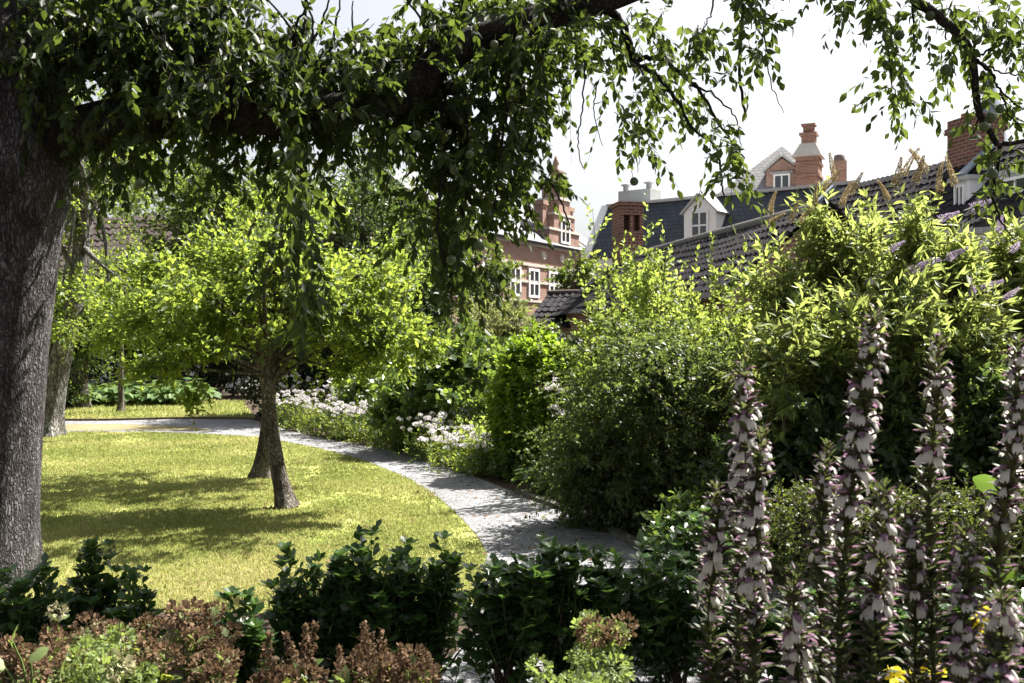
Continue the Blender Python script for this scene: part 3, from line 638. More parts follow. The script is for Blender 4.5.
# tiled house at the left, between the trunks
A9, B9_ = (-13.9, 33.), (-10.3, 31.2)
b = Bld('tiled_cottage', A9, B9_, 'house with brown pantile roof and a roof window glimpsed between the trees at left')
L9 = b.len
b.part('wall', M['render'], lambda m: m.box(-3, L9, 0, 6, 0, 3.65))
b.part('roof', M['pantile_brown'], lambda m: tiles(m, (-3.3, 2.4, 6.05), (1, 0, 0), (0, -2.8, -2.55), L9 + 3.6, 3.8, .3, .34, .05))
b.part('gable', M['render'], lambda m: m.add([(-3, 0, 3.65), (-3, 6, 3.65), (-3, 2.4, 5.95), (L9, 0, 3.65), (L9, 6, 3.65), (L9, 2.4, 5.95)], [(0, 2, 1), (3, 4, 5), (1, 2, 5, 4)]))
sx, sz = b.loc(129, 271, .6); sx2, sz2 = b.loc(147, 257, .6)
sk = b.part('roof_window', M['paint'], lambda m: m.slab([(sx, .06, 3.96), (sx2, .06, 3.96), (sx2, .62, 4.47), (sx, .62, 4.47)], -.1))
b.part('pane', M['glass'], lambda m: m.slab([(sx + .08, .075, 4.08), (sx2 - .08, .075, 4.08), (sx2 - .08, .5, 4.467), (sx + .08, .5, 4.467)], -.03), sk)

# ------------------------------------------------------------------ background trees and hedges
def bt(name, label, px, d, top, width, leafm=None, n=900, size=.14, base=None, cw=1., **kw):
    X = (px - CX) * d / F; zt = H + (CY - top) * d / F; w2 = width * d / F / 2; zb = kw.pop('zb', .25)
    k = dict(n=n, L=.7, nl=14, size=size, tm=FAR, hollow=.35, noise=.5, cl=.16, per=12, r=.006, up=.25, droop=.15); k.update(kw)
    zc = (zt + zb * zt) / 2
    return tree(name, label, 'tree', (X, d), [(X, d, 0), (X + .1, d, zt * .35), (X, d, zt * .75)], [.22, .16, .05], leafm or M['l_back'], M['bark_mid'], [dict(c=(X, d, zc), rad=(w2, w2 * .8, zt - zc), **k)], nlimb=16, lr=.06)
bt('leafy_tree', 'tall mid green tree standing behind the tiled cottage', 95, 40, 95, 150, n=900, size=.2)
bt('leafy_tree', 'broad green tree right of the roof window, far behind the apple trees', 215, 30, 140, 150, n=1300, size=.16)
bt('leafy_tree', 'tall green tree whose crown fills the gap above the lit apple crown', 290, 34, 150, 130, n=1000, size=.16)
bt('dark_tree', 'dense dark green tree behind the sunlit apple crown', 365, 21, 172, 135, M['l_dark'], n=1500, size=.11, per=9)
bt('dark_tree', 'narrower grey green tree beside the brick mansion', 432, 23, 195, 80, M['l_back'], n=900, size=.1)
bt('slender_tree', 'slender young tree between the brick mansion and the arched chimney', 574, 33, 246, 40, M['l_back'], n=260, size=.16, zb=.3)
bt('slender_tree', 'loose grey green tree in front of the brick mansion windows', 497, 34, 252, 60, M['l_back'], n=330, size=.16, zb=.3)
bt('young_tree', 'small bushy tree left of the tiled cottage behind the pale trunk', 78, 24, 255, 90, M['l_back'], n=800, size=.1, zb=.1)

def hedge(name, label, x0, x1, y0, y1, z, leafm, n, size, L=.3, nl=12, tm=FAR, cat='hedge', nz=.12, z0=0, up=.3):
    root = thing(name, ((x0 + x1) / 2, (y0 + y1) / 2, 0), label, cat); cx, cy = (x0 + x1) / 2, (y0 + y1) / 2
    S = np.stack([rng.uniform(x0, x1, n) - cx, rng.uniform(y0, y1, n) - cy, z0 + (z - z0) * rng.random(n) ** .7], 1)
    q = np.array([mnoise.noise((p[0] * .9 + cx, p[1] * .9, p[2] * .9 + cy)) for p in S]); S[:, 2] *= 1 + nz * 2 * q; S[:, 1] -= np.abs(q) * .3
    D = nrm(np.array([0, -.5, up]) + rng.normal(0, .6, (n, 3)))
    cm = MB(); cm.twigs(S, D, np.full(n, L), rng.normal(0, .15, (n, 3)), .004, 2); cm.twig_leaves(S, D, L, rng.normal(0, .15, (n, 3)), nl, size, tm)
    cm.build('foliage', [M['twig'], leafm], root); sm = MB()
    for k in range(max(4, int((x1 - x0) / .5))):
        xx = x0 - cx + (k + .5) * (x1 - x0) / max(4, int((x1 - x0) / .5)); limbs(sm, (xx, 0, 0), [np.array((xx + .1, 0, z * .8))], .03)
    sm.build('stems', M['twig'], root); return root
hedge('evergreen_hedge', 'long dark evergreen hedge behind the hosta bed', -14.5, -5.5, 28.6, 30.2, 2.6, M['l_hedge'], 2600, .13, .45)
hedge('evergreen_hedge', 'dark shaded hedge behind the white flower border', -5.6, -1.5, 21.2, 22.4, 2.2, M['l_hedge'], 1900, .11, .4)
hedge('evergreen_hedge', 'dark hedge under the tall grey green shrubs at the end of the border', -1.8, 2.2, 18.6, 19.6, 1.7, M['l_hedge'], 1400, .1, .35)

# pale-trunked tree at the left
tx, ty = G(46, 436)
tree('pale_trunk_tree', 'leaning tree with pale lichened trunk beside the big dark trunk at left', 'tree', (tx, ty),
     [(tx, ty, 0), (tx + .12, ty, .8), (tx + .32, ty, 1.6), (tx + .55, ty, 2.6), (tx + .6, ty, 3.6), (tx + .5, ty, 4.6)], [.2, .19, .17, .15, .11, .06], M['l_mid'], M['bark_pale'],
     [dict(c=(tx + .4, ty - .3, 4.6), rad=(1.7, 1.5, 1.1), n=420, hollow=.3), dict(c=(tx + .9, ty - .5, 2.2), rad=(1.0, .9, .6), n=170, hollow=.3), dict(c=(tx + .3, ty - .5, 3.0), rad=(.5, .6, .7), n=80, hollow=.3)],
     nlimb=18, lr=.06, L=.4, nl=14, size=.075, tm=FAR, noise=.5, cl=.15, per=12, r=.005)
# sapling on the far lawn
tx, ty = G(121, 412)
sp_ = tree('sapling', 'slim young tree with thin straight stem on the far lawn', 'tree', (tx, ty), [(tx, ty, 0), (tx, ty, 1.2), (tx + .02, ty, 2.6)], [.065, .055, .03], M['l_mid'], M['bark_mid'],
     [dict(c=(tx, ty, 2.9), rad=(.9, .8, .9), n=180, hollow=.2)], nlimb=10, lr=.02, L=.4, nl=12, size=.08, tm=FAR, noise=.4, r=.005)
# two apple trees on the lawn
tx, ty = G(287, 508)
tree('apple_tree', 'nearer apple tree on the lawn, leaning pale grey trunk with dark foot', 'tree', (tx, ty),
     [(tx, ty, 0), (tx - .09, ty, .4), (tx - .17, ty + .02, .85), (tx - .17, ty, 1.15), (tx - .14, ty, 1.5), (tx - .02, ty + .1, 2.1)], [.078, .068, .062, .062, .05, .025], M['l_mid'], M['bark_mid'],
     [dict(c=(tx + .05, ty, 2.22), rad=(1.2, 1.1, .72), n=660), dict(c=(tx + .85, ty + .1, 1.85), rad=(.85, .9, .5), n=340), dict(c=(tx - .85, ty, 1.85), rad=(.9, .9, .5), n=360), dict(c=(tx - 1.15, ty - .2, 1.45), rad=(.7, .6, .35), n=140), dict(c=(tx + .95, ty - .2, 1.5), rad=(.7, .6, .3), n=130)],
     nlimb=34, lr=.026, L=.34, nl=13, size=.07, tm=OVAL, hollow=.3, noise=.6, cl=.11, per=13, r=.003, up=.45, droop=.15, bend=(0, 0, -.1))
tx, ty = G(261, 478)
tree('apple_tree', 'farther apple tree whose dark trunk stands close behind the leaning one', 'tree', (tx, ty),
     [(tx, ty, 0), (tx + .07, ty, .5), (tx + .08, ty, 1.0), (tx - .1, ty, 1.6), (tx - .5, ty, 2.3)], [.085, .075, .07, .055, .025], M['l_mid'], M['bark_mid'],
     [dict(c=(tx - .1, ty, 2.35), rad=(1.1, 1.1, .9), n=600), dict(c=(tx - 1.35, ty, 1.9), rad=(.95, .9, .45), n=320), dict(c=(tx + .7, ty, 2.35), rad=(.9, .9, .6), n=280)],
     nlimb=30, lr=.035, L=.36, nl=13, size=.072, tm=FAR, hollow=.3, noise=.6, cl=.11, per=13, r=.003, up=.45, droop=.15, bend=(0, 0, -.1))

# ------------------------------------------------------------------ shrubs of the border
def sh(name, label, px, d, top, width, leafm, cat='shrub', zb=0., n=500, dep=.9, **kw):
    X = (px - CX) * d / F; zt = H + (CY - top) * d / F; w2 = width * d / F / 2; zc = (zt + zb) / 2
    st = kw.pop('stems', 8); sr = kw.pop('sr', .012); stm = kw.pop('stm', None); grp = kw.pop('group', None)
    return shrub(name, label, cat, (X, d), leafm, [dict(c=(X, d, zc), rad=(w2, w2 * dep, (zt - zb) / 2), n=n, zmin=.05, **kw)], grp, st, sr, stm)
sh('clipped_shrub', 'dense rounded shrub with bright green broad leaves at the path bend', 537, 11.8, 338, 86, M['l_clip'], n=2400, L=.13, nl=9, size=.075, tm=OVAL, hollow=.86, noise=.04, flat=1.1, cl=.08, per=4, up=.5, dep=1.)
sh('laurel_shrub', 'big glossy leaved shrub between white flowers and rounded shrub', 455, 14.5, 335, 135, M['l_large'], n=900, L=.3, nl=10, size=.12, tm=BROAD, hollow=.55, noise=.3, cl=.14, per=6, up=.4)
sh('laurel_shrub', 'shaded large leaved shrub behind the white flowers, right of the apple trunks', 395, 17, 352, 110, M['l_large'], n=600, L=.3, nl=10, size=.12, tm=FAR, hollow=.55, noise=.3, cl=.14, per=6, up=.4)
sh('willowy_shrub', 'tall grey green narrow leaved shrub under the brick mansion', 500, 17, 285, 75, M['l_grey'], n=500, L=.5, nl=16, size=.13, tm=LANCE, hollow=.3, noise=.4, cl=.16, up=.9, ang=.6)
sh('willowy_shrub', 'pale grey green shrub just left of the tiled shed', 528, 19, 308, 55, M['l_grey'], n=330, L=.5, nl=16, size=.13, tm=LANCE, hollow=.3, noise=.4, cl=.16, up=.9, ang=.6)
# the big feathery dark shrub
sh('feathery_shrub', 'large dark feathery shrub with fine leaves overhanging the path', 668, 8.6, 318, 200, M['l_fine'], n=2300, L=.34, nl=18, size=.05, tm=FAR, hollow=.45, noise=.5, cl=.13, per=9, up=.1, bend=(0, 0, -.35), r=.0025, stems=16, dep=.8)
sh('feathery_shrub', 'smaller feathery shrub filling the foot of the large one', 605, 8.6, 430, 80, M['l_fine'], n=600, L=.28, nl=16, size=.045, tm=FAR, hollow=.5, noise=.3, cl=.14, per=9, up=.1, bend=(0, 0, -.35), r=.0025)
# yellow-green shrubs with upright shoots behind
for px, d, top, wd, n, lb in ((640, 11.5, 278, 130, 640, 'sunlit yellow green shrub with upright shoots left of the pantile roof'), (725, 11, 290, 130, 600, 'sunlit yellow green shrub below the long pantile roof'), (690, 12.5, 312, 110, 350, 'yellow green shrub rising behind the feathery shrub')):
    o = sh('upright_shrub', lb, px, d, top, wd, M['l_lime'], n=n, L=.42, nl=16, size=.07, tm=OVAL, hollow=.4, noise=.45, cl=.14, per=9, up=1., ang=.75, r=.003)
def shoots(name, label, px, d, tops, leafm, size=.075):
    X = (px - CX) * d / F; root = thing(name, (X, d, 0), label, 'shrub'); mb = MB(); S, D, L = [], [], []
    for tx, ty in tops:
        p = P(tx, ty, d + rng.normal(0, .15)) - np.array((X, d, 0)); ba = np.array((p[0] * .75 + rng.normal(0, .04), rng.normal(0, .1), max(p[2] - 1.5, .3)))
        S.append(ba); v = p - ba; L.append(np.linalg.norm(v)); D.append(nrm(v)); mb.tube([(p[0] * .4, 0, 0), (ba + np.array((p[0] * .4, 0, 0))) / 2, ba], [.014, .011, .007], 5, 0, .5, False)
    S, D, L = np.array(S), np.array(D), np.array(L); mb.twigs(S, D, L, rng.normal(0, .04, S.shape), .006, 5)
    mb.twig_leaves(S, D, L, rng.normal(0, .04, S.shape), 60, size * 1.15, OVAL, 1, .95, .02, .1)
    S2 = np.repeat(S + D * L[:, None] * .45, 10, 0) + np.repeat(D * L[:, None], 10, 0) * rng.uniform(-.4, .35, (len(S) * 10, 1)); D2 = nrm(np.repeat(D, 10, 0) + rng.normal(0, .5, S2.shape))
    mb.twigs(S2, D2, .28, rng.normal(0, .1, S2.shape), .003, 2); mb.twig_leaves(S2, D2, .28, rng.normal(0, .1, S2.shape), 11, size * .9, OVAL)
    mb.build('shoots', [M['twig'], leafm], root)
shoots('tall_shoot_shrub', 'shrub sending the tallest slender leafy shoots up in front of the slate roof', 620, 10.5, [(596, 205), (610, 242), (650, 208), (663, 232), (640, 250), (624, 262), (585, 265)], M['l_lime'])
shoots('tall_shoot_shrub', 'shrub with slender shoots standing against the long pantile roof', 735, 10, [(690, 255), (712, 240), (740, 246), (765, 228), (722, 262), (752, 262)], M['l_lime'])

# buddleias with flower panicles
def panicle_mesh(name, mat, L=.2, w_=.03, n=330):
    mb = MB(); t = rng.random(n); a = rng.random(n) * 6.28; r = w_ * (1 - t * .8) * (.6 + .5 * rng.random(n))
    curve = .12 * t * t * L / .2
    p = np.stack([np.cos(a) * r + curve * .3, np.sin(a) * r, t * L], 1); d = np.stack([np.cos(a), np.sin(a), .5 + 0 * a], 1)
    mb.leaves(p, d, rng.normal(0, 1, (n, 3)), .016 * (1 - .4 * t), PETAL, 0); mb.tube([(0, 0, -.05), (0, 0, L * .5), (.03 * L / .2, 0, L)], [.004, .003, .001], 4, 0)
    o = mb.build(name, mat); me = o.data; bpy.data.objects.remove(o); return me
PP = [panicle_mesh('flower_panicle', M['purple']) for _ in range(3)]; PT = [panicle_mesh('flower_panicle', M['tan'], .26, .024, 620) for _ in range(3)]
def put(me, name, parent, loc, d, s=1.):
    o = bpy.data.objects.new(name, me); COL.objects.link(o); o.parent = parent; o.location = loc
    o.rotation_euler = Vector(d).to_track_quat('Z', 'Y').to_euler(); o.scale = (s, s, s); return o
def buddleia(label, d, crowns, tans, purples):
    px = sum(q[0] for q in crowns) / len(crowns); X = (px - CX) * d / F; cl = []
    for cx_, top, wd, bot, n, dd in crowns:
        q = P(cx_, top, d + dd); zb = P(cx_, bot, d + dd)[2]; w2 = wd * d / F / 2
        cl.append(dict(c=(q[0], d + dd, (q[2] + zb) / 2), rad=(w2, w2 * .9, (q[2] - zb) / 2), n=n))
    root = shrub('buddleia', label, 'shrub', (X, d), M['l_bud'], cl, 'flowering buddleias behind the acanthus', 26, .018, M['stem_brown'], zmin=.3, L=.46, nl=14, size=.115, tm=LANCE, hollow=.2, noise=.4, cl=.15, per=6, up=1.0, ang=.85, r=.004, droop=.3, bend=(0, 0, -.25), wid=1.2)
    for lst, pm in ((tans, PT), (purples, PP)):
        for tx, ty, dd, s in lst:
            p = P(tx, ty, d + dd) - np.array((X, d, 0)); put(random.choice(pm), 'flower_panicle', root, p, nrm(np.array((rng.normal(.35, .45), rng.normal(-.2, .4), .75 if pm is PT else .3))), s * (.72 if pm is PT else .75))
buddleia('tall buddleia with tan spires left of centre in front of the pantile roof', 8.2, [(795, 236, 70, 420, 240, 0), (840, 205, 75, 400, 330, .1), (865, 235, 80, 420, 280, -.2), (815, 280, 110, 470, 300, -.3)], [(770, 214, -.3, 1.1), (766, 224, -.3, 1.), (790, 222, -.3, 1.), (822, 190, -.2, 1.2), (835, 180, 0, 1.2), (850, 195, -.2, 1.1), (842, 205, -.3, 1.1), (815, 205, -.3, 1.), (800, 222, -.3, .9)],
         [(812, 322, -.7, 1.), (828, 322, -.7, 1.), (868, 282, -.6, .9), (880, 300, -.6, .9)])
buddleia('bright yellow green buddleia with many purple flowers at the right edge', 7.6, [(915, 212, 90, 400, 330, .1), (965, 228, 90, 400, 330, -.1), (1025, 218, 100, 420, 380, 0), (950, 280, 160, 470, 360, -.4)], [(895, 185, -.1, 1.2), (903, 175, 0, 1.2), (915, 182, -.1, 1.2), (925, 170, 0, 1.4), (940, 192, -.2, 1.2), (955, 185, -.2, 1.2), (888, 200, -.3, 1.)],
         [(910, 272, -.6, 1.1), (918, 268, -.6, 1.1), (948, 258, -.6, 1.), (972, 296, -.6, 1.), (982, 288, -.6, 1.1), (908, 303, -.6, 1.), (938, 220, -.5, 1.), (970, 208, -.5, 1.), (1000, 230, -.6, 1.), (1012, 250, -.6, 1.), (985, 322, -.6, .9), (930, 330, -.6, .9), (1005, 300, -.6, 1.), (890, 250, -.5, .9)])
sh('leafy_shrub', 'yellow green bush with lance shaped leaves beneath the buddleia flowers', 900, 7.3, 290, 170, M['l_bud'], n=420, L=.42, nl=14, size=.125, tm=LANCE, hollow=.45, noise=.4, cl=.14, per=8, up=.7, ang=.85, r=.004, droop=.25, stm=M['stem_brown'], zb=.55, stems=18, wid=1.2)
sh('leafy_shrub', 'bush with drooping lance leaves and brown stems left of the tallest acanthus', 800, 7.4, 318, 120, M['l_bud'], n=260, L=.42, nl=14, size=.125, tm=LANCE, hollow=.45, noise=.4, cl=.14, per=8, up=.7, ang=.85, r=.004, droop=.35, stm=M['stem_brown'], zb=.8, stems=18, wid=1.2)
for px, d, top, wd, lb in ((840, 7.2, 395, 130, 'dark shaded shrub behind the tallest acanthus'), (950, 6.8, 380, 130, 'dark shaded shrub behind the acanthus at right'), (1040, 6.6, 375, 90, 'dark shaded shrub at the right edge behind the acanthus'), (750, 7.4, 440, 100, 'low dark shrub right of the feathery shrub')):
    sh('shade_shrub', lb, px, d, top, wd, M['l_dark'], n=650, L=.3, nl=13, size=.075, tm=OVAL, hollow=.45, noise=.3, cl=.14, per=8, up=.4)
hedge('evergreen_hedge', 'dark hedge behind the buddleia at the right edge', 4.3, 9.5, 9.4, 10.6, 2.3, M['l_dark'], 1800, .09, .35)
# low clipped box hedge and leafy plants in front of it
hedge('box_hedge', 'low clipped box hedge behind the acanthus spikes', 1.45, 3.4, 5.75, 6.35, .68, M['l_box'], 1500, .028, .12, 12, OVAL, nz=.05)
for px, d, top, wd, lb in ((690, 7.0, 505, 70, 'low broad leaved plant at the foot of the feathery shrub by the path'), (730, 6.6, 512, 70, 'low green plant left of the box hedge')):
    sh('leafy_plant', lb, px, d, top, wd, M['l_large'], cat='plant', n=170, L=.22, nl=9, size=.07, tm=OVAL, hollow=.3, noise=.3, cl=.18, per=5, up=.7)

# ------------------------------------------------------------------ hostas, low border plants, white flowers
def rosette_mesh(n, size, tm, hgt, spread, leafm, droop=.5):
    mb = MB(); a = rng.random(n) * 6.28; t = rng.random(n) ** .6
    r = spread * t; S = np.zeros((n, 3)); S[:, 0] = np.cos(a) * r * .3; S[:, 1] = np.sin(a) * r * .3
    tip = np.stack([np.cos(a) * r, np.sin(a) * r, hgt * (1.1 - .65 * t) * (.7 + .5 * rng.random(n))], 1); D = tip - S; Ln = np.linalg.norm(D, axis=1)
    mb.twigs(S, nrm(D), Ln, np.zeros((n, 3)), .004, 2, 1)
    d = np.stack([np.cos(a), np.sin(a), .25 - droop * t], 1); nn = np.stack([-np.cos(a) * .3, -np.sin(a) * .3, np.ones(n)], 1) + rng.normal(0, .2, (n, 3))
    mb.leaves(tip - nrm(d) * size * .2, d, nn, size * (.7 + .5 * rng.random(n)), tm, 0)
    o = mb.build('leaves', [leafm, M['twig_green']]); me = o.data; bpy.data.objects.remove(o); return me
HO = [rosette_mesh(70, .26, BROAD, .5, .5, M['l_hosta']) for _ in range(3)]
for i in range(24):
    px = 52 + i * 6.3 + rng.normal(0, 1.5); py = 405.5 - (i % 3) * 2.2 + (2 if i < 6 else -.5)
    X, Y = G(px, py); o = bpy.data.objects.new('hosta', HO[i % 3]); COL.objects.link(o); o.location = (X, Y, 0); o.rotation_euler = (0, 0, rng.random() * 6.28); s = .85 + .3 * rng.random(); o.scale = (s, s, s)
    tag(o, 'broad leaved pale green hosta in the bed beyond the far lawn', 'plant', 'hostas in the bed beyond the far lawn')
HP = rosette_mesh(110, .12, BROAD, .36, .3, M['l_hosta'], .3); X, Y = G(545, 494)
o = bpy.data.objects.new('hosta', HP); COL.objects.link(o); o.location = (X, Y, 0); tag(o, 'blue green hosta clump on the path edge below the rounded shrub', 'plant')
for px, py, s, lb in ((585, 507, .6, 'small hosta clump next to the big path edge hosta'),):
    X, Y = G(px, py); o = bpy.data.objects.new('hosta', HP); COL.objects.link(o); o.location = (X, Y + .1, 0); o.scale = (s, s, s); o.rotation_euler = (0, 0, 2); tag(o, lb, 'plant')

def head_mesh(r, n, petal, mat, flat=.6):
    mb = MB(); d = nrm(rng.normal(0, 1, (n, 3))); d[:, 2] = np.abs(d[:, 2]) * flat + .1
    mb.leaves(d * r * (.55 + .45 * rng.random((n, 1))), d + rng.normal(0, .7, (n, 3)), d + rng.normal(0, .35, (n, 3)), petal * (.7 + .6 * rng.random(n)), PETAL, 0, None, 1.4)
    o = mb.build('flower_head', mat); me = o.data; bpy.data.objects.remove(o); return me
WH = [head_mesh(.05, 36, .03, M['white_petal']) for _ in range(4)]
def flower_plant(label, px, py, hgt, wd, nst, group, heads, leafm, name='flowering_plant', size=.055, bush=55, hs=1., hn='flower_head', tm=FAR):
    X, Y = G(px, py); root = thing(name, (X, Y, 0), label, 'plant', group); mb = MB()
    a = rng.random(nst) * 6.28; r = wd * np.sqrt(rng.random(nst)); S = np.stack([np.cos(a) * r * .5, np.sin(a) * r * .5, np.zeros(nst)], 1)
    T = np.stack([np.cos(a) * r, np.sin(a) * r, hgt * (.75 + .4 * rng.random(nst))], 1); D = T - S; L = np.linalg.norm(D, axis=1)
    mb.twigs(S, nrm(D), L, np.zeros((nst, 3)), .004, 3); mb.twig_leaves(S, nrm(D), L, np.zeros((nst, 3)), 12, size, tm, 1, 1.1, .1, .2)
    k = bush; S2 = rng.normal(0, 1, (k, 3)) * np.array((wd * .5, wd * .5, 0)); S2[:, 2] = rng.random(k) * hgt * .5; D2 = nrm(rng.normal(0, .6, (k, 3)) + np.array((0, 0, .7)))
    mb.twigs(S2, D2, hgt * .4, np.zeros((k, 3)), .003, 2); mb.twig_leaves(S2, D2, np.full(k, hgt * .4), rng.normal(0, .1, (k, 3)), 11, size, tm, 1, 1., .05, .2)
    mb.build('foliage', [M['twig_green'], leafm], root)
    for q in T:
        if heads: put(random.choice(heads), hn, root, q, nrm(np.array((rng.normal(0, .3), rng.normal(-.1, .3), 1.))), hs * (.7 + .6 * rng.random()))
    return root
wf = [(296, 428, .62), (318, 432, .6), (342, 437, .5), (365, 442, .62), (388, 446, .62), (408, 450, .55), (430, 457, .55), (452, 464, .45), (476, 470, .4), (330, 424, .75), (372, 430, .8), (400, 434, .8), (420, 440, .8), (290, 421, .85), (350, 425, .8), (440, 446, .85), (462, 452, .55)]
for i, (px, py, h) in enumerate(wf): flower_plant('white flowered border plant in the drift along the outer side of the path bend', px, py + 3, h, .42, 38 if i < 9 else 24, 'white flowers along the path', WH, M['l_low'], hs=.68)
for px, py, h, lb in ((470, 462, .75, 'lime green leafy plant between the white flowers and rounded shrub'), (492, 470, .7, 'yellow lit leafy plant touching the rounded shrub'), (450, 455, .7, 'pale lime plant behind the last white flowers'), (508, 478, .45, 'low dark green plant under the rounded shrub by the path')):
    flower_plant(lb, px, py, h, .36, 10, None, None, M['l_lime'] if 'dark' not in lb else M['l_large'], 'leafy_plant', .075, 110)
X, Y = G(552, 490)
flower_plant('tall plant with loose white umbels between rounded and feathery shrubs', 550, 488, 1.05, .16, 7, None, WH, M['l_low'], 'umbel_plant', .05, 18, .8)

# ------------------------------------------------------------------ foreground evergreen shrubs
def skimmia(label, px, d, top, wd, n, sparse=1.):
    wd *= 1.22; n = int(n * 1.2)
    X = (px - CX) * d / F; zt = H + (CY - top) * d / F; w2 = wd * d / F / 2
    root = thing('evergreen_shrub', (X, d, 0), label, 'shrub', 'dark evergreen shrubs along the front of the lawn'); mb = MB(); sm = MB()
    a = rng.random(n) * 6.28; r = np.sqrt(rng.random(n)) * w2; T = np.stack([np.cos(a) * r, np.sin(a) * r * .8, zt * (1 - .3 * (r / w2) ** 2) * (.38 + .68 * rng.random(n) ** .75) * (1 + .12 * np.sin(3 * a + top) + .1 * np.sin(7 * r / w2 + d * 9))], 1)
    D = nrm(np.stack([np.cos(a) * r / w2 * .5, np.sin(a) * r / w2 * .5, np.ones(n)], 1) + rng.normal(0, .2, (n, 3))); L = .16 + .1 * rng.random(n); S = T - D * L[:, None]
    mb.twigs(S, D, L, np.zeros((n, 3)), .0035, 2); mb.twig_leaves(S, D, L, rng.normal(0, .05, (n, 3)), 15, .062, OBOV, 1, 1.15, .05, -.05, .9, .15)
    tipn = 7; P0 = np.repeat(T, tipn, 0); az = np.tile(np.arange(tipn) * .9, n) + np.repeat(rng.random(n) * 6, tipn); d = np.stack([np.cos(az), np.sin(az), .45 + rng.random(n * tipn) * .4], 1)
    mb.leaves(P0, d, np.stack([-np.cos(az) * .5, -np.sin(az) * .5, np.ones(n * tipn)], 1), .058 * (.8 + .4 * rng.random(n * tipn)), OBOV, 1, .6 + .4 * rng.random(n * tipn))
    mb.build('foliage', [M['twig_green'], M['l_skim']], root)
    for k in range(9):
        i = rng.integers(0, n); limbs(sm, (rng.normal(0, .05), rng.normal(0, .05), 0), [S[i]], .012)
    for i in rng.permutation(n)[:max(8, n // 3)]: limbs(sm, (S[i][0] * .5, S[i][1] * .5, S[i][2] * .45), [S[i]], .006, sides=4)
    sm.build('stems', M['twig'], root)
for a in ((20, 4.6, 578, 75, 55, 'dark evergreen shrub at the foot of the big trunk, leftmost of the row'), (95, 4.9, 566, 70, 55, 'evergreen shrub with lighter top just right of the big trunk'), (135, 4.7, 590, 40, 26, 'small evergreen sprig between the big trunk and the dried flowers'),
          (240, 4.2, 606, 60, 45, 'short narrow evergreen shrub standing alone in front of the pale lawn'), (312, 4.5, 562, 75, 75, 'evergreen shrub at the left end of the dense row below the apple tree'), (372, 4.5, 548, 80, 85, 'tallest evergreen shrub left of the gap in the dense row'), (425, 4.6, 556, 70, 70, 'evergreen shrub with bare stems at its foot, next to the gap'),
          (510, 4.4, 556, 80, 85, 'dense evergreen shrub just right of the gap in the row'), (565, 4.5, 548, 65, 70, 'evergreen shrub in front of the shaded path'), (620, 4.5, 560, 75, 70, 'evergreen shrub with sunlit tips in front of the path'), (672, 4.6, 566, 60, 60, 'thin evergreen shrub left of the acanthus with gravel showing through'), (690, 5.2, 520, 70, 60, 'evergreen shrub standing behind the leftmost acanthus spikes'), (735, 4.4, 590, 70, 55, 'low evergreen shrub behind the acanthus stems')):
    skimmia(a[5], *a[:5])
for a in ((800, 4.3, 605, 60, 45, 'low evergreen shrub behind the low acanthus left of the tallest'), (868, 4.4, 590, 70, 50, 'evergreen shrub behind the foot of the tallest acanthus'), (935, 4.3, 600, 70, 50, 'evergreen shrub behind the foot of the halfway tall acanthus'), (1005, 4.3, 585, 70, 50, 'evergreen shrub behind the acanthus at the right edge')): skimmia(a[5], *a[:5])

# ------------------------------------------------------------------ foreground faded flowers
def crumpled(n, shape, petal, mat, r, hgt):
    mb = MB(); d = nrm(rng.normal(0, 1, (n, 3)))
    if shape == 'ball': p = d * r * (.6 + .4 * rng.random((n, 1))); p[:, 2] = p[:, 2] * .75
    else:
        t = rng.random(n); a = rng.random(n) * 6.28; rr = r * (1 - t) * (.4 + .7 * rng.random(n)) + .004; p = np.stack([np.cos(a) * rr, np.sin(a) * rr, t * hgt], 1)
    mb.leaves(p, d, rng.normal(0, 1, (n, 3)), petal * (.5 + rng.random(n)), PETAL, 0, None, 1.1)
    o = mb.build('flower_head', mat); me = o.data; bpy.data.objects.remove(o); return me
BB = [crumpled(190, 'ball', .015, M['brown'], .05, 0) for _ in range(4)]; BP = [crumpled(170, 'plume', .011, M['brown'], .024, .15) for _ in range(4)]; CB = [crumpled(170, 'ball', .015, M['cream'], .048, 0) for _ in range(2)]; GB = [crumpled(180, 'ball', .014, M['l_pale'], .05, 0) for _ in range(2)]
def faded(label, name, px, d, top, wd, nst, heads, leafm, nleaf=80, size=.085, group=None):
    X = (px - CX) * d / F; zt = H + (CY - top) * d / F; w2 = wd * d / F / 2; root = thing(name, (X, d, 0), label, 'plant', group); mb = MB()
    a = rng.random(nst) * 6.28; r = w2 * np.sqrt(rng.random(nst)); T = np.stack([np.cos(a) * r, np.sin(a) * r, zt * (.72 + .28 * rng.random(nst))], 1); S = T * np.array((.4, .4, 0)); D = T - S; L = np.linalg.norm(D, axis=1)
    mb.twigs(S, nrm(D), L, np.zeros((nst, 3)), .0045, 3)
    mb.twig_leaves(S, nrm(D), L * .95, np.zeros((nst, 3)), max(3, nleaf // nst * 2), size, BROAD, 1, 1.2, .45, .25, 1.)
    mb.build('foliage', [M['stem_brown'], leafm], root)
    for q in T: put(random.choice(heads), 'flower_head', root, q, nrm(np.array((rng.normal(0, .3), rng.normal(-.1, .3), 1.))), .75 + .5 * rng.random())
gB = 'faded flowers in the front bed'
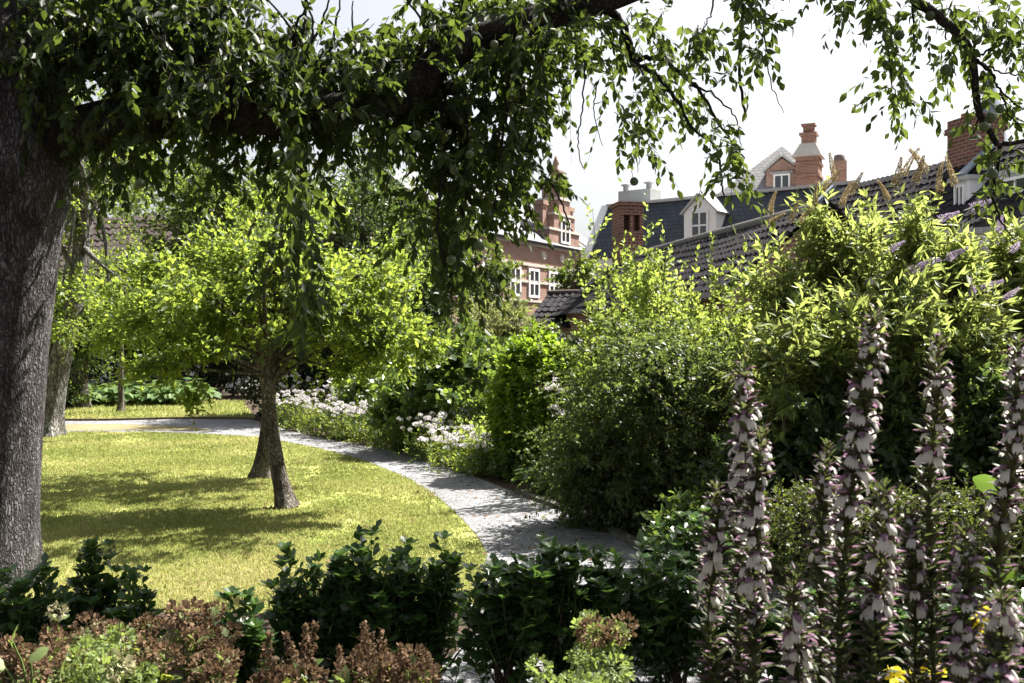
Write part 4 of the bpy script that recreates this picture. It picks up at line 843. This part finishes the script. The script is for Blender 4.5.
for q in (('faded hydrangea with pale brown heads in the left corner', 'hydrangea', 30, 3.6, 640, 90, 9, BB, M['l_pale']), ('faded hydrangea with cream and green heads near the left corner', 'hydrangea', 105, 3.5, 650, 90, 8, GB + CB[:1], M['l_pale']), ('faded hydrangea with cream heads behind, beside the trunk shrubs', 'hydrangea', 70, 3.9, 618, 90, 10, CB[:1] + BB[:3], M['l_pale']),
          ('brown hydrangea heads under the lone short evergreen', 'hydrangea', 190, 3.9, 616, 80, 11, BB + CB[:1], M['l_pale']), ('brown hydrangea heads between cream ones and the green heads', 'hydrangea', 145, 3.8, 620, 70, 10, BB + CB, M['l_low']), ('low brown hydrangea at the bottom edge below the short evergreen', 'hydrangea', 200, 3.4, 662, 90, 7, BB, M['l_pale']),
          ('dried brown astilbe plumes left of the dense evergreen row', 'astilbe', 290, 3.5, 660, 70, 11, BP[:2] + BB[:3], M['l_low']), ('tall dried brown astilbe plumes below the tallest evergreen', 'astilbe', 345, 3.6, 652, 75, 11, BP[:2] + BB[:3], M['l_pale']), ('dried brown astilbe plumes at the bottom left of the gap', 'astilbe', 402, 3.6, 652, 80, 13, BP[:2] + BB[:3], M['l_low'])):
    faded(*q, group=gB)
faded('pale green plant with round seed heads in the middle of the front bed', 'seed_head_plant', 600, 3.4, 628, 90, 9, GB + BB[:1], M['l_pale'], 60, .075)
faded('pale lime leafy plant at the bottom edge right of the gap', 'seed_head_plant', 560, 3.2, 660, 70, 6, GB, M['l_pale'], 50, .075)
def big_leaf_plant(name, label, px, d, leaves, leafm):
    X = (px - CX) * d / F; root = thing(name, (X, d, 0), label, 'plant'); mb = MB(); p0 = np.array((X, d, 0))
    for lx, ly, s, dx, dy in leaves:
        q = P(lx, ly, d) - p0; mb.tube(spline([(0, 0, 0), (q[0] * .3, .05, q[2] * .7), q], 8), np.linspace(.007, .003, 8), 5, 0, .5, False)
    mb.build('stems', M['twig_green'], root)
    for lx, ly, s, dx, dy in leaves:
        q = P(lx, ly, d) - p0; lm = MB(); v = []; n = 14
        # lobed rounded blade
        cen = np.array([0, .5, .06]); ring = [np.array((.5 * math.sin(a) * (1 + .1 * math.cos(5 * a)), .5 - .52 * math.cos(a) * (1 + .08 * math.cos(5 * a)), -.04 + .03 * math.cos(7 * a))) for a in np.linspace(0, 2 * math.pi, n, endpoint=False)]
        tmv = (np.array([cen] + ring), [(0, 1 + i, 1 + (i + 1) % n) for i in range(n)])
        lm.leaves(np.array([q]), np.array([(dx, -.3, dy)]), np.array([(.1, -.55, .8)]), s, tmv, 0, np.array([.8])); lm.build('leaf', leafm, root)
big_leaf_plant('large_leaf_plant', 'plant with one big bright green rounded leaf beside the right acanthus', 1015, 3.1, [(1012, 488, .13, -1, .1), (1030, 520, .12, 1, .1), (1008, 560, .1, -.6, -.3)], M['l_bright'])
big_leaf_plant('large_leaf_plant', 'plant with pale rounded leaves at the far left front corner', 22, 3.4, [(12, 640, .065, .3, .5), (30, 655, .07, .9, .2), (5, 668, .07, -.5, .3), (60, 672, .06, .3, .5)], M['l_pale'])
YF = head_mesh(.028, 26, .026, M['yellow'])  # yellow heads stand in for leaves that the sun lights yellow
def yellow_plant(label, px, d, top, lst):
    X = (px - CX) * d / F; root = thing('yellow_lit_plant', (X, d, 0), label, 'flower', None); mb = MB(); p0 = np.array((X, d, 0)); zt = P(px, top, d)[2]
    mb.tube([(0, 0, 0), (.01, 0, zt * .5), (0, 0, zt)], .004, 5, 0); S = np.array([(0, 0, zt * .3)]); mb.twig_leaves(S, np.array([(0, 0, 1.)]), zt * .65, np.zeros((1, 3)), 16, .06, LANCE, 1, .9)
    mb.build('stem', [M['twig_green'], M['l_bright']], root)
    for x, y in lst: put(YF, 'flower_head', root, P(x, y, d) - p0, (0, -.4, 1), 1.)
yellow_plant('small bright yellow flowers between the two rightmost low acanthus spikes', 981, 2.9, 608, [(979, 614), (985, 628), (982, 640)])  # sunlit leaves, modelled here as yellow flower heads
yellow_plant('small yellow flowers at the bottom edge among the acanthus', 932, 3.0, 660, [(932, 670), (898, 678), (920, 682)])

# ------------------------------------------------------------------ acanthus spikes
def flower_mesh():
    mb = MB()
    hood = [(0, .006, .010, .006), (0, .022, .026, .011), (0, .042, .030, .012), (0, .056, .022, .009), (0, .064, .010, .002)]
    v = []
    for (x, y, z, hw) in hood: v += [(-hw, y, z - hw * .5), (0, y, z), (hw, y, z - hw * .5)]
    f = []
    for i in range(4):
        for k in range(2): f.append((i * 3 + k, i * 3 + k + 1, i * 3 + 4 + k, i * 3 + 3 + k))
    mb.add(v, f, 1, .6, True)
    lip = [(.008, .008, .006), (.022, .010, .010), (.036, .002, .0155), (.046, -.014, .0185), (.048, -.026, .017)]
    v = []
    for y, z, hw in lip: v += [(-hw, y - hw * .35, z - .002), (-hw * .45, y, z + .002), (0, y + .002, z), (hw * .45, y, z + .002), (hw, y - hw * .35, z - .002)]
    v += [(-.012, .045, -.035), (0, .046, -.036), (.012, .045, -.035)]
    f = []
    for i in range(4):
        for k in range(4): f.append((i * 5 + k, i * 5 + k + 1, i * 5 + 6 + k, i * 5 + 5 + k))
    mb.add(v, f, 0, .7, True); mb.add([v[20], v[21], v[22], v[25], v[26], v[23], v[24], v[27]], [(0, 1, 3), (1, 2, 4), (2, 5, 4), (5, 6, 7)], 0, .7, True)
    o = mb.build('flower', [M['acan_white'], M['acan_hood']]); me = o.data; bpy.data.objects.remove(o); return me
FL = flower_mesh()
SPINY = TM([(0, 0, 0), (.2, .25, .02), (.12, .34, .03), (.24, .5, .03), (.13, .58, .03), (.17, .75, .0), (0, 1.05, -.12), (-.17, .75, 0), (-.13, .58, .03), (-.24, .5, .03), (-.12, .34, .03), (-.2, .25, .02), (0, .5, -.06)], [(12, i, (i + 1) % 12) for i in range(12)])
def acanthus(label, axis, d, lo, dens=.8, s=1.):
    """axis: pixel points of the spike from tip to lowest visible; lo: fraction of the spike (from the tip) whose flowers still have white lips"""
    wig = np.random.default_rng(int(axis[0][0])); axis = [axis[0]] + [(x + wig.normal(0, 5), y) for x, y in axis[1:]]
    pts = [P(x, y, d + .05 * wig.normal()) for x, y in axis][::-1]; b0 = np.array((pts[0][0] - (pts[1][0] - pts[0][0]) * .5, d, 0.))
    root = thing('acanthus', b0, label, 'flower spike', 'acanthus flower spikes in the right foreground')
    pp = spline([np.zeros(3)] + [p - b0 for p in pts], 40); sm = MB(); sm.tube(pp, np.linspace(.008, .0015, 40), 6, 0, .5)
    sm.build('stem', M['acan_stem'], root)
    seg = np.linalg.norm(np.diff(pp, axis=0), axis=1); cum = np.concatenate([[0], np.cumsum(seg)]); tot = cum[-1]
    z = .38; whorls = []
    while z < tot - .012: whorls.append(z); z += .024 + .005 * rng.random()
    bm_ = MB(); ph = rng.random() * 6; nf = 0; bp, bd, bn, bs, hp, hd, hn_, hs_ = [], [], [], [], [], [], [], []
    for i, z in enumerate(whorls):
        zz = z; p = np.array([np.interp(zz, cum, pp[:, k]) for k in range(3)]); tip = (tot - z) / .16; sz = min(1., .42 + .58 * tip) * s
        frac = (tot - z) / (tot - .38)
        for k in range(4):
            a = ph + i * .785 + k * 1.571 + rng.normal(0, .12); o = np.array((math.cos(a), math.sin(a), 0)); el = .55 if tip > 1 else .55 + .7 * (1 - tip)
            p = np.array([np.interp(z + rng.normal(0, .007), cum, pp[:, kk]) for kk in range(3)])
            dd = nrm(o + np.array((0, 0, el + rng.normal(0, .1))))
            bp.append(p + o * .006); bd.append(nrm(o + np.array((0, 0, el * 1.5 - .5 * frac + rng.normal(0, .25))))); bn.append(np.array((-o[0] * .4, -o[1] * .4, 1.))); bs.append(.052 * sz * (.85 + .3 * rng.random()))
            if tip > .3 and frac < lo * .82 and rng.random() < dens * .95 and nf < 96:
                fo = bpy.data.objects.new('flower', FL); COL.objects.link(fo); fo.parent = root; fo.location = p + o * .004; fo.rotation_euler = (rng.normal(.05, .2), rng.normal(0, .15), a - math.pi / 2); q = sz * (.56 + .26 * rng.random()); fo.scale = (q, q, q); nf += 1
            if rng.random() < .8:
                hp.append(p + o * .006 + np.array((0, 0, .008))); hd.append(dd); hn_.append(np.array((-o[0], -o[1], .8))); hs_.append(.046 * sz * (.75 + .4 * rng.random()))
            a2 = a + .785; o2 = np.array((math.cos(a2), math.sin(a2), 0)); bp.append(p + o2 * .004); bd.append(nrm(o2 * .7 + np.array((0, 0, 1.1)))); bn.append(np.array((-o2[0], -o2[1], .5))); bs.append(.045 * sz)
    bm_.leaves(np.array(bp), np.array(bd), np.array(bn), np.array(bs), SPINY, 0)
    bm_.leaves(np.array(hp), np.array(hd), np.array(hn_), np.array(hs_), oval(.15, .1, .3), 1)
    bm_.build('foliage', [M['acan_bract'], M['acan_hood']], root)
for q in (([(742, 356), (738, 430), (735, 520), (736, 683)], 2.75, .5, .7, 'tall acanthus spike, leftmost of the tall ones'), ([(764, 428), (760, 500), (752, 600), (750, 683)], 2.6, .6, .7, 'shorter acanthus spike close right of the leftmost tall one'),
          ([(877, 308), (866, 370), (858, 440), (846, 540), (838, 683)], 2.5, .55, .85, 'tallest acanthus spike, full of white flowers, leaning left at its foot'), ([(938, 330), (934, 400), (928, 500), (934, 683)], 2.7, .42, .6, 'tall acanthus spike halfway between the tallest one and the right edge'),
          ([(1017, 332), (1013, 430), (1010, 540), (1005, 683)], 2.6, .5, .75, 'tall acanthus spike cut by the right edge of the view'), ([(884, 478), (884, 540), (874, 620), (868, 683)], 2.35, .5, .6, 'sunlit mauve acanthus spike at the right side of the tallest one'),
          ([(962, 520), (962, 580), (958, 683)], 2.5, .7, .7, 'short acanthus spike right of the halfway tall one'), ([(1001, 592), (998, 640), (990, 720)], 2.1, .9, .7, 'low sunlit pinkish acanthus spike in the right corner'),
          ([(797, 564), (800, 620), (802, 720)], 2.45, .8, .6, 'low acanthus spike left of the tallest one'), ([(716, 478), (712, 540), (710, 620), (712, 720)], 2.75, .6, .7, 'medium acanthus spike beside the gravel, lowest at left'),
          ([(829, 440), (826, 500), (822, 600), (824, 720)], 2.8, .45, .6, 'slim acanthus spike overlapping the left flank of the tallest one'), ([(906, 500), (908, 560), (912, 720)], 2.75, .5, .6, 'acanthus spike tucked between the tallest and the halfway one'),
          ([(975, 662), (978, 700), (980, 760)], 2.1, .8, .5, 'lowest acanthus tip at the bottom edge in the right corner')):
    acanthus(q[4], q[0], q[1], q[2], q[3])

# ------------------------------------------------------------------ big foreground fruit tree
D0 = 6.6
root = thing('fruit_tree', (-3.5, D0, 0), 'huge old fruit tree with dark furrowed trunk at left and leafy limb across the top', 'tree')
b0 = np.array((-3.5, D0, 0.))
def Q(px, py, d=D0): return P(px, py, d) - b0
mb = MB()
tp = [Q(-24, 582), Q(-21, 500), Q(-8, 350), Q(6, 230), Q(14, 150), Q(0, 60), Q(-10, -40), Q(-20, -180)]
rough_trunk(mb, tp, [.37, .36, .345, .345, .38, .36, .3, .2], 64, 110, 0, .12, .018)
lp = spline([Q(*q) for q in [(2, 190, 6.64), (38, 150, 6.58), (85, 130, 6.47), (140, 119, 6.35), (200, 111, 6.25), (270, 114, 6.2), (340, 110, 6.15), (410, 92, 6.12), (440, 62, 6.1), (480, 38, 6.1), (530, 20, 6.1), (600, 2, 6.05), (680, -30, 6.05), (780, -60, 6.0), (900, -70, 6.2)]], 110)
lph = rng.random(4) * 6
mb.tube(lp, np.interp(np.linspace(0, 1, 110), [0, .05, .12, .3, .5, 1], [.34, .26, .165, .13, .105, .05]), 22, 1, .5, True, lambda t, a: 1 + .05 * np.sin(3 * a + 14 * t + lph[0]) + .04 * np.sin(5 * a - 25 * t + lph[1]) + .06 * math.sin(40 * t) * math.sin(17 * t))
mb.build('trunk', [M['bark_big'], M['bark_dark']], root)
mb = MB()
def br(pts, r0, r1, d=D0, sides=10, n=None):
    pp = spline([Q(x, y, dd) for x, y, dd in [(p + (d,))[:3] if len(p) == 2 else p for p in pts]], n or len(pts) * 6); k = len(pp)
    pp = pp + rng.normal(0, .004, pp.shape); mb.tube(pp, np.linspace(r0, r1, k), sides, 0, .5); return pp
br([(400, 98), (440, 88), (462, 92), (464, 120), (468, 160), (462, 220)], .06, .012, 6.3)
br([(20, 130), (70, 60), (130, 10), (190, -60), (260, -140)], .13, .05, 6.7)
br([(598, 0), (620, 22), (630, 48), (634, 62)], .03, .022, 6.2)
br([(632, 62), (656, 58), (680, 72), (700, 92), (722, 128), (745, 158)], .018, .005, 6.2); br([(634, 62), (655, 75), (676, 100), (690, 125), (716, 148), (722, 185), (726, 205)], .016, .004, 6.15)
br([(690, 85), (715, 95), (735, 118), (742, 145)], .008, .003, 6.2); br([(640, 68), (655, 95), (672, 115)], .008, .003, 6.1)
br([(585, 60), (582, 110), (578, 140), (582, 168)], .006, .003, 6.2); br([(598, 80), (594, 110), (602, 146)], .005, .002, 6.2)
br([(738, -20), (742, 20), (739, 70), (746, 116)], .014, .008, 6.1); br([(760, -10), (765, 40), (772, 85), (784, 114)], .007, .002, 6.1)
br([(715, -20), (712, 10), (702, 32)], .008, .003, 6.1); br([(640, 110), (640, 145), (638, 172)], .004, .002, 6.1)
br([(890, -75, 6.3), (908, -10, 6.0), (935, 14, 5.9), (960, 36, 5.9), (973, 62, 5.85), (978, 110, 5.8), (992, 135, 5.8), (1000, 144, 5.8), (1035, 138, 5.8)], .036, .012, 5.9)
br([(974, 58), (1000, 45), (1030, 45)], .008, .004, 5.85); br([(974, 60), (990, 72), (1000, 90), (1022, 110)], .012, .004, 5.85); br([(975, 60), (1000, 72), (1030, 76)], .007, .004, 5.85)
br([(1000, 144), (997, 168), (994, 200), (1005, 228), (1016, 240)], .012, .003, 5.8); br([(978, 118), (975, 130), (968, 140)], .005, .002, 5.8); br([(1000, 92), (1010, 115), (1022, 128)], .006, .003, 5.8)
br([(872, -20), (878, 10), (886, 45), (893, 85), (902, 108)], .008, .003, 5.9); br([(942, 18), (948, 45), (956, 75)], .006, .003, 5.9); br([(912, -5), (914, 40), (914, 62)], .007, .004, 5.9)
br([(525, 150), (545, 175), (560, 200), (572, 232)], .012, .004, 6.2)
br([(300, 112), (302, 170), (300, 240), (296, 300)], .012, .004, 6.1); br([(440, 90), (442, 160), (438, 230), (452, 295)], .014, .004, 6.1); br([(500, 30), (508, 90), (500, 160), (492, 230)], .016, .004, 6.1)
for _ in range(26):
    x = rng.uniform(60, 520); y = rng.uniform(60, 110) if x < 420 else rng.uniform(20, 60); br([(x, y), (x + rng.normal(0, 15), y - 40), (x + rng.normal(10, 25), y - 90)], .016, .004, 6.4, 6)
for x, y in ((30, 5), (45, 20), (20, 60), (60, 10)): br([(x, y), (x + 12, y + 25), (x + 25 * rng.random(), y + 55)], .004, .002, 6.0, 5)
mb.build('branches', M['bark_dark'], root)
CL = [(40, 15, 50, 30, 34), (25, 60, 35, 30, 22), (45, 95, 30, 25, 16), (100, 25, 50, 35, 62), (160, 15, 50, 35, 62), (215, 30, 50, 35, 66), (265, 55, 45, 30, 50), (130, 75, 50, 35, 62), (190, 75, 50, 35, 62), (245, 90, 45, 30, 50), (310, 65, 45, 25, 42), (365, 70, 45, 22, 40), (410, 52, 40, 28, 46), (455, 30, 40, 25, 48), (500, 15, 40, 22, 44), (545, 15, 35, 22, 32),
      (100, 128, 30, 24, 30), (150, 140, 45, 30, 40), (215, 135, 45, 32, 44), (270, 140, 40, 32, 40), (325, 118, 45, 28, 44), (365, 125, 40, 22, 32), (300, 190, 16, 36, 20), (296, 255, 11, 45, 17), (298, 310, 6, 22, 6), (225, 180, 22, 22, 10), (120, 170, 20, 20, 8),
      (410, 112, 38, 28, 44), (445, 140, 38, 34, 54), (480, 130, 36, 40, 54), (512, 90, 30, 44, 46), (528, 55, 25, 34, 28), (440, 195, 34, 40, 50), (478, 190, 34, 44, 46), (510, 160, 20, 34, 24), (440, 250, 26, 34, 30), (475, 250, 24, 30, 22), (455, 295, 14, 20, 8), (415, 220, 16, 25, 10), (525, 180, 14, 22, 9), (545, 190, 10, 10, 4),
      (575, 35, 28, 34, 27), (560, 70, 18, 25, 9), (605, 60, 28, 32, 16), (620, 100, 22, 22, 8), (650, 40, 26, 26, 16), (685, 60, 24, 26, 11), (700, 40, 12, 16, 5), (660, 85, 26, 22, 11), (640, 130, 22, 15, 7), (690, 115, 18, 16, 7), (720, 140, 16, 14, 7), (724, 180, 6, 14, 5), (735, 160, 10, 6, 3), (642, 158, 5, 10, 3), (755, 5, 22, 12, 9), (762, 45, 10, 18, 6), (770, 65, 8, 12, 3), (730, 25, 8, 15, 3),
      (845, 4, 25, 8, 9), (882, 12, 18, 14, 8), (890, 55, 10, 24, 8), (903, 100, 18, 8, 9), (915, 20, 22, 18, 9), (945, 30, 20, 20, 8), (985, 25, 30, 24, 14), (1012, 30, 14, 24, 7), (955, 60, 10, 14, 4), (1005, 100, 14, 20, 9), (990, 100, 10, 10, 5), (1000, 165, 16, 14, 7), (1010, 195, 14, 16, 6), (1020, 60, 10, 20, 5)]
mb = MB(); Ss = []; Fs = []
for (x, y, rx, ry, n) in CL:
    n = int(n * (1.3 if x < 400 and y < 110 else .6 if y > 120 and x < 560 else 1.)); d = (5.3 if 285 < x < 305 and y > 150 else 6.42) + rng.normal(0, .36 if y < 140 else .25, n) if x < 700 else 5.9 + rng.normal(0, .12, n)
    px = x + rng.uniform(-1, 1, n) * rx; py = y + rng.uniform(-1, 1, n) * ry - 10
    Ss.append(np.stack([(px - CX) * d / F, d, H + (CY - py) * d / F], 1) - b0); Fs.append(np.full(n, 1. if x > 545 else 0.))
S = np.concatenate(Ss); fs = np.concatenate(Fs); n = len(S)
D = nrm(np.array((.1, -.05, -.35)) + rng.normal(0, .6, (n, 3))); L = .2 + .18 * rng.random(n)
B = np.array((0, 0, -.5)) + rng.normal(0, .15, (n, 3))
mb.twigs(S, D, L, B, .0025, 3); 
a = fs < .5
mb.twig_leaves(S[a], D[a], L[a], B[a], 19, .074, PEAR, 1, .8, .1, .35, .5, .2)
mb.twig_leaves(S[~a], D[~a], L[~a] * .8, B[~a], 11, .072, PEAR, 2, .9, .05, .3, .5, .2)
# unseen crown clumps above the view, put in for the shade they cast
for c, rd, n in (((-3.2, 6.8, 5.3), (1.8, 1.0, .9), 260), ((2.2, 6.2, 5.0), (1.5, .8, .7), 170), ((-3.0, 6.6, 4.2), (1.6, .7, .5), 130)):
    crown(mb, n, np.array(c) - b0, rd, .4, 12, .085, FAR, hollow=.2, noise=.4, cl=.2, mats=(0, 1))
M['l_big_lit'] = leaf_mat('pear_leaf_lit', (.014, .028, .008), (.04, .065, .016), (.19, .26, .04), .38, .5, .25, 1.5)  # lit copy of the pear leaf: sunlight on the right-hand sprays in its colour
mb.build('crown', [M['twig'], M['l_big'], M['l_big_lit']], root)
fm = MB(); k = 10
prof = [(0.0, .002), (.004, .012), (.014, .022), (.028, .026), (.042, .022), (.050, .012), (.052, .002)]
fm.tube([(0, 0, -z) for z, r in prof], [r for z, r in prof], 12, 0, .5); fm.tube([(0, 0, .04), (.003, 0, .02), (0, 0, 0)], .0018, 4, 0)
fo = fm.build('fruit', M['fruit']); FR = fo.data; bpy.data.objects.remove(fo)
for x, y, d in ((978, 35, 5.8), (988, 28, 5.85), (999, 31, 5.8), (946, 64, 5.85), (885, 60, 5.9), (869, 32, 5.9), (905, 93, 5.9), (990, 112, 5.75), (1000, 104, 5.8), (985, 122, 5.7), (930, 10, 5.9), (633, 177, 6.1), (317, 96, 5.7), (163, 103, 5.6), (140, 178, 5.6), (455, 165, 5.6), (470, 150, 5.6), (415, 130, 5.6), (495, 40, 5.6), (300, 150, 5.7), (480, 240, 5.7), (450, 255, 5.7), (640, 125, 6.1), (705, 115, 6.1), (900, 30, 5.9), (992, 168, 5.7)):
    put(FR, 'fruit', root, Q(x, y, d), (rng.normal(0, .15), rng.normal(0, .15), 1), .9 + .4 * rng.random())
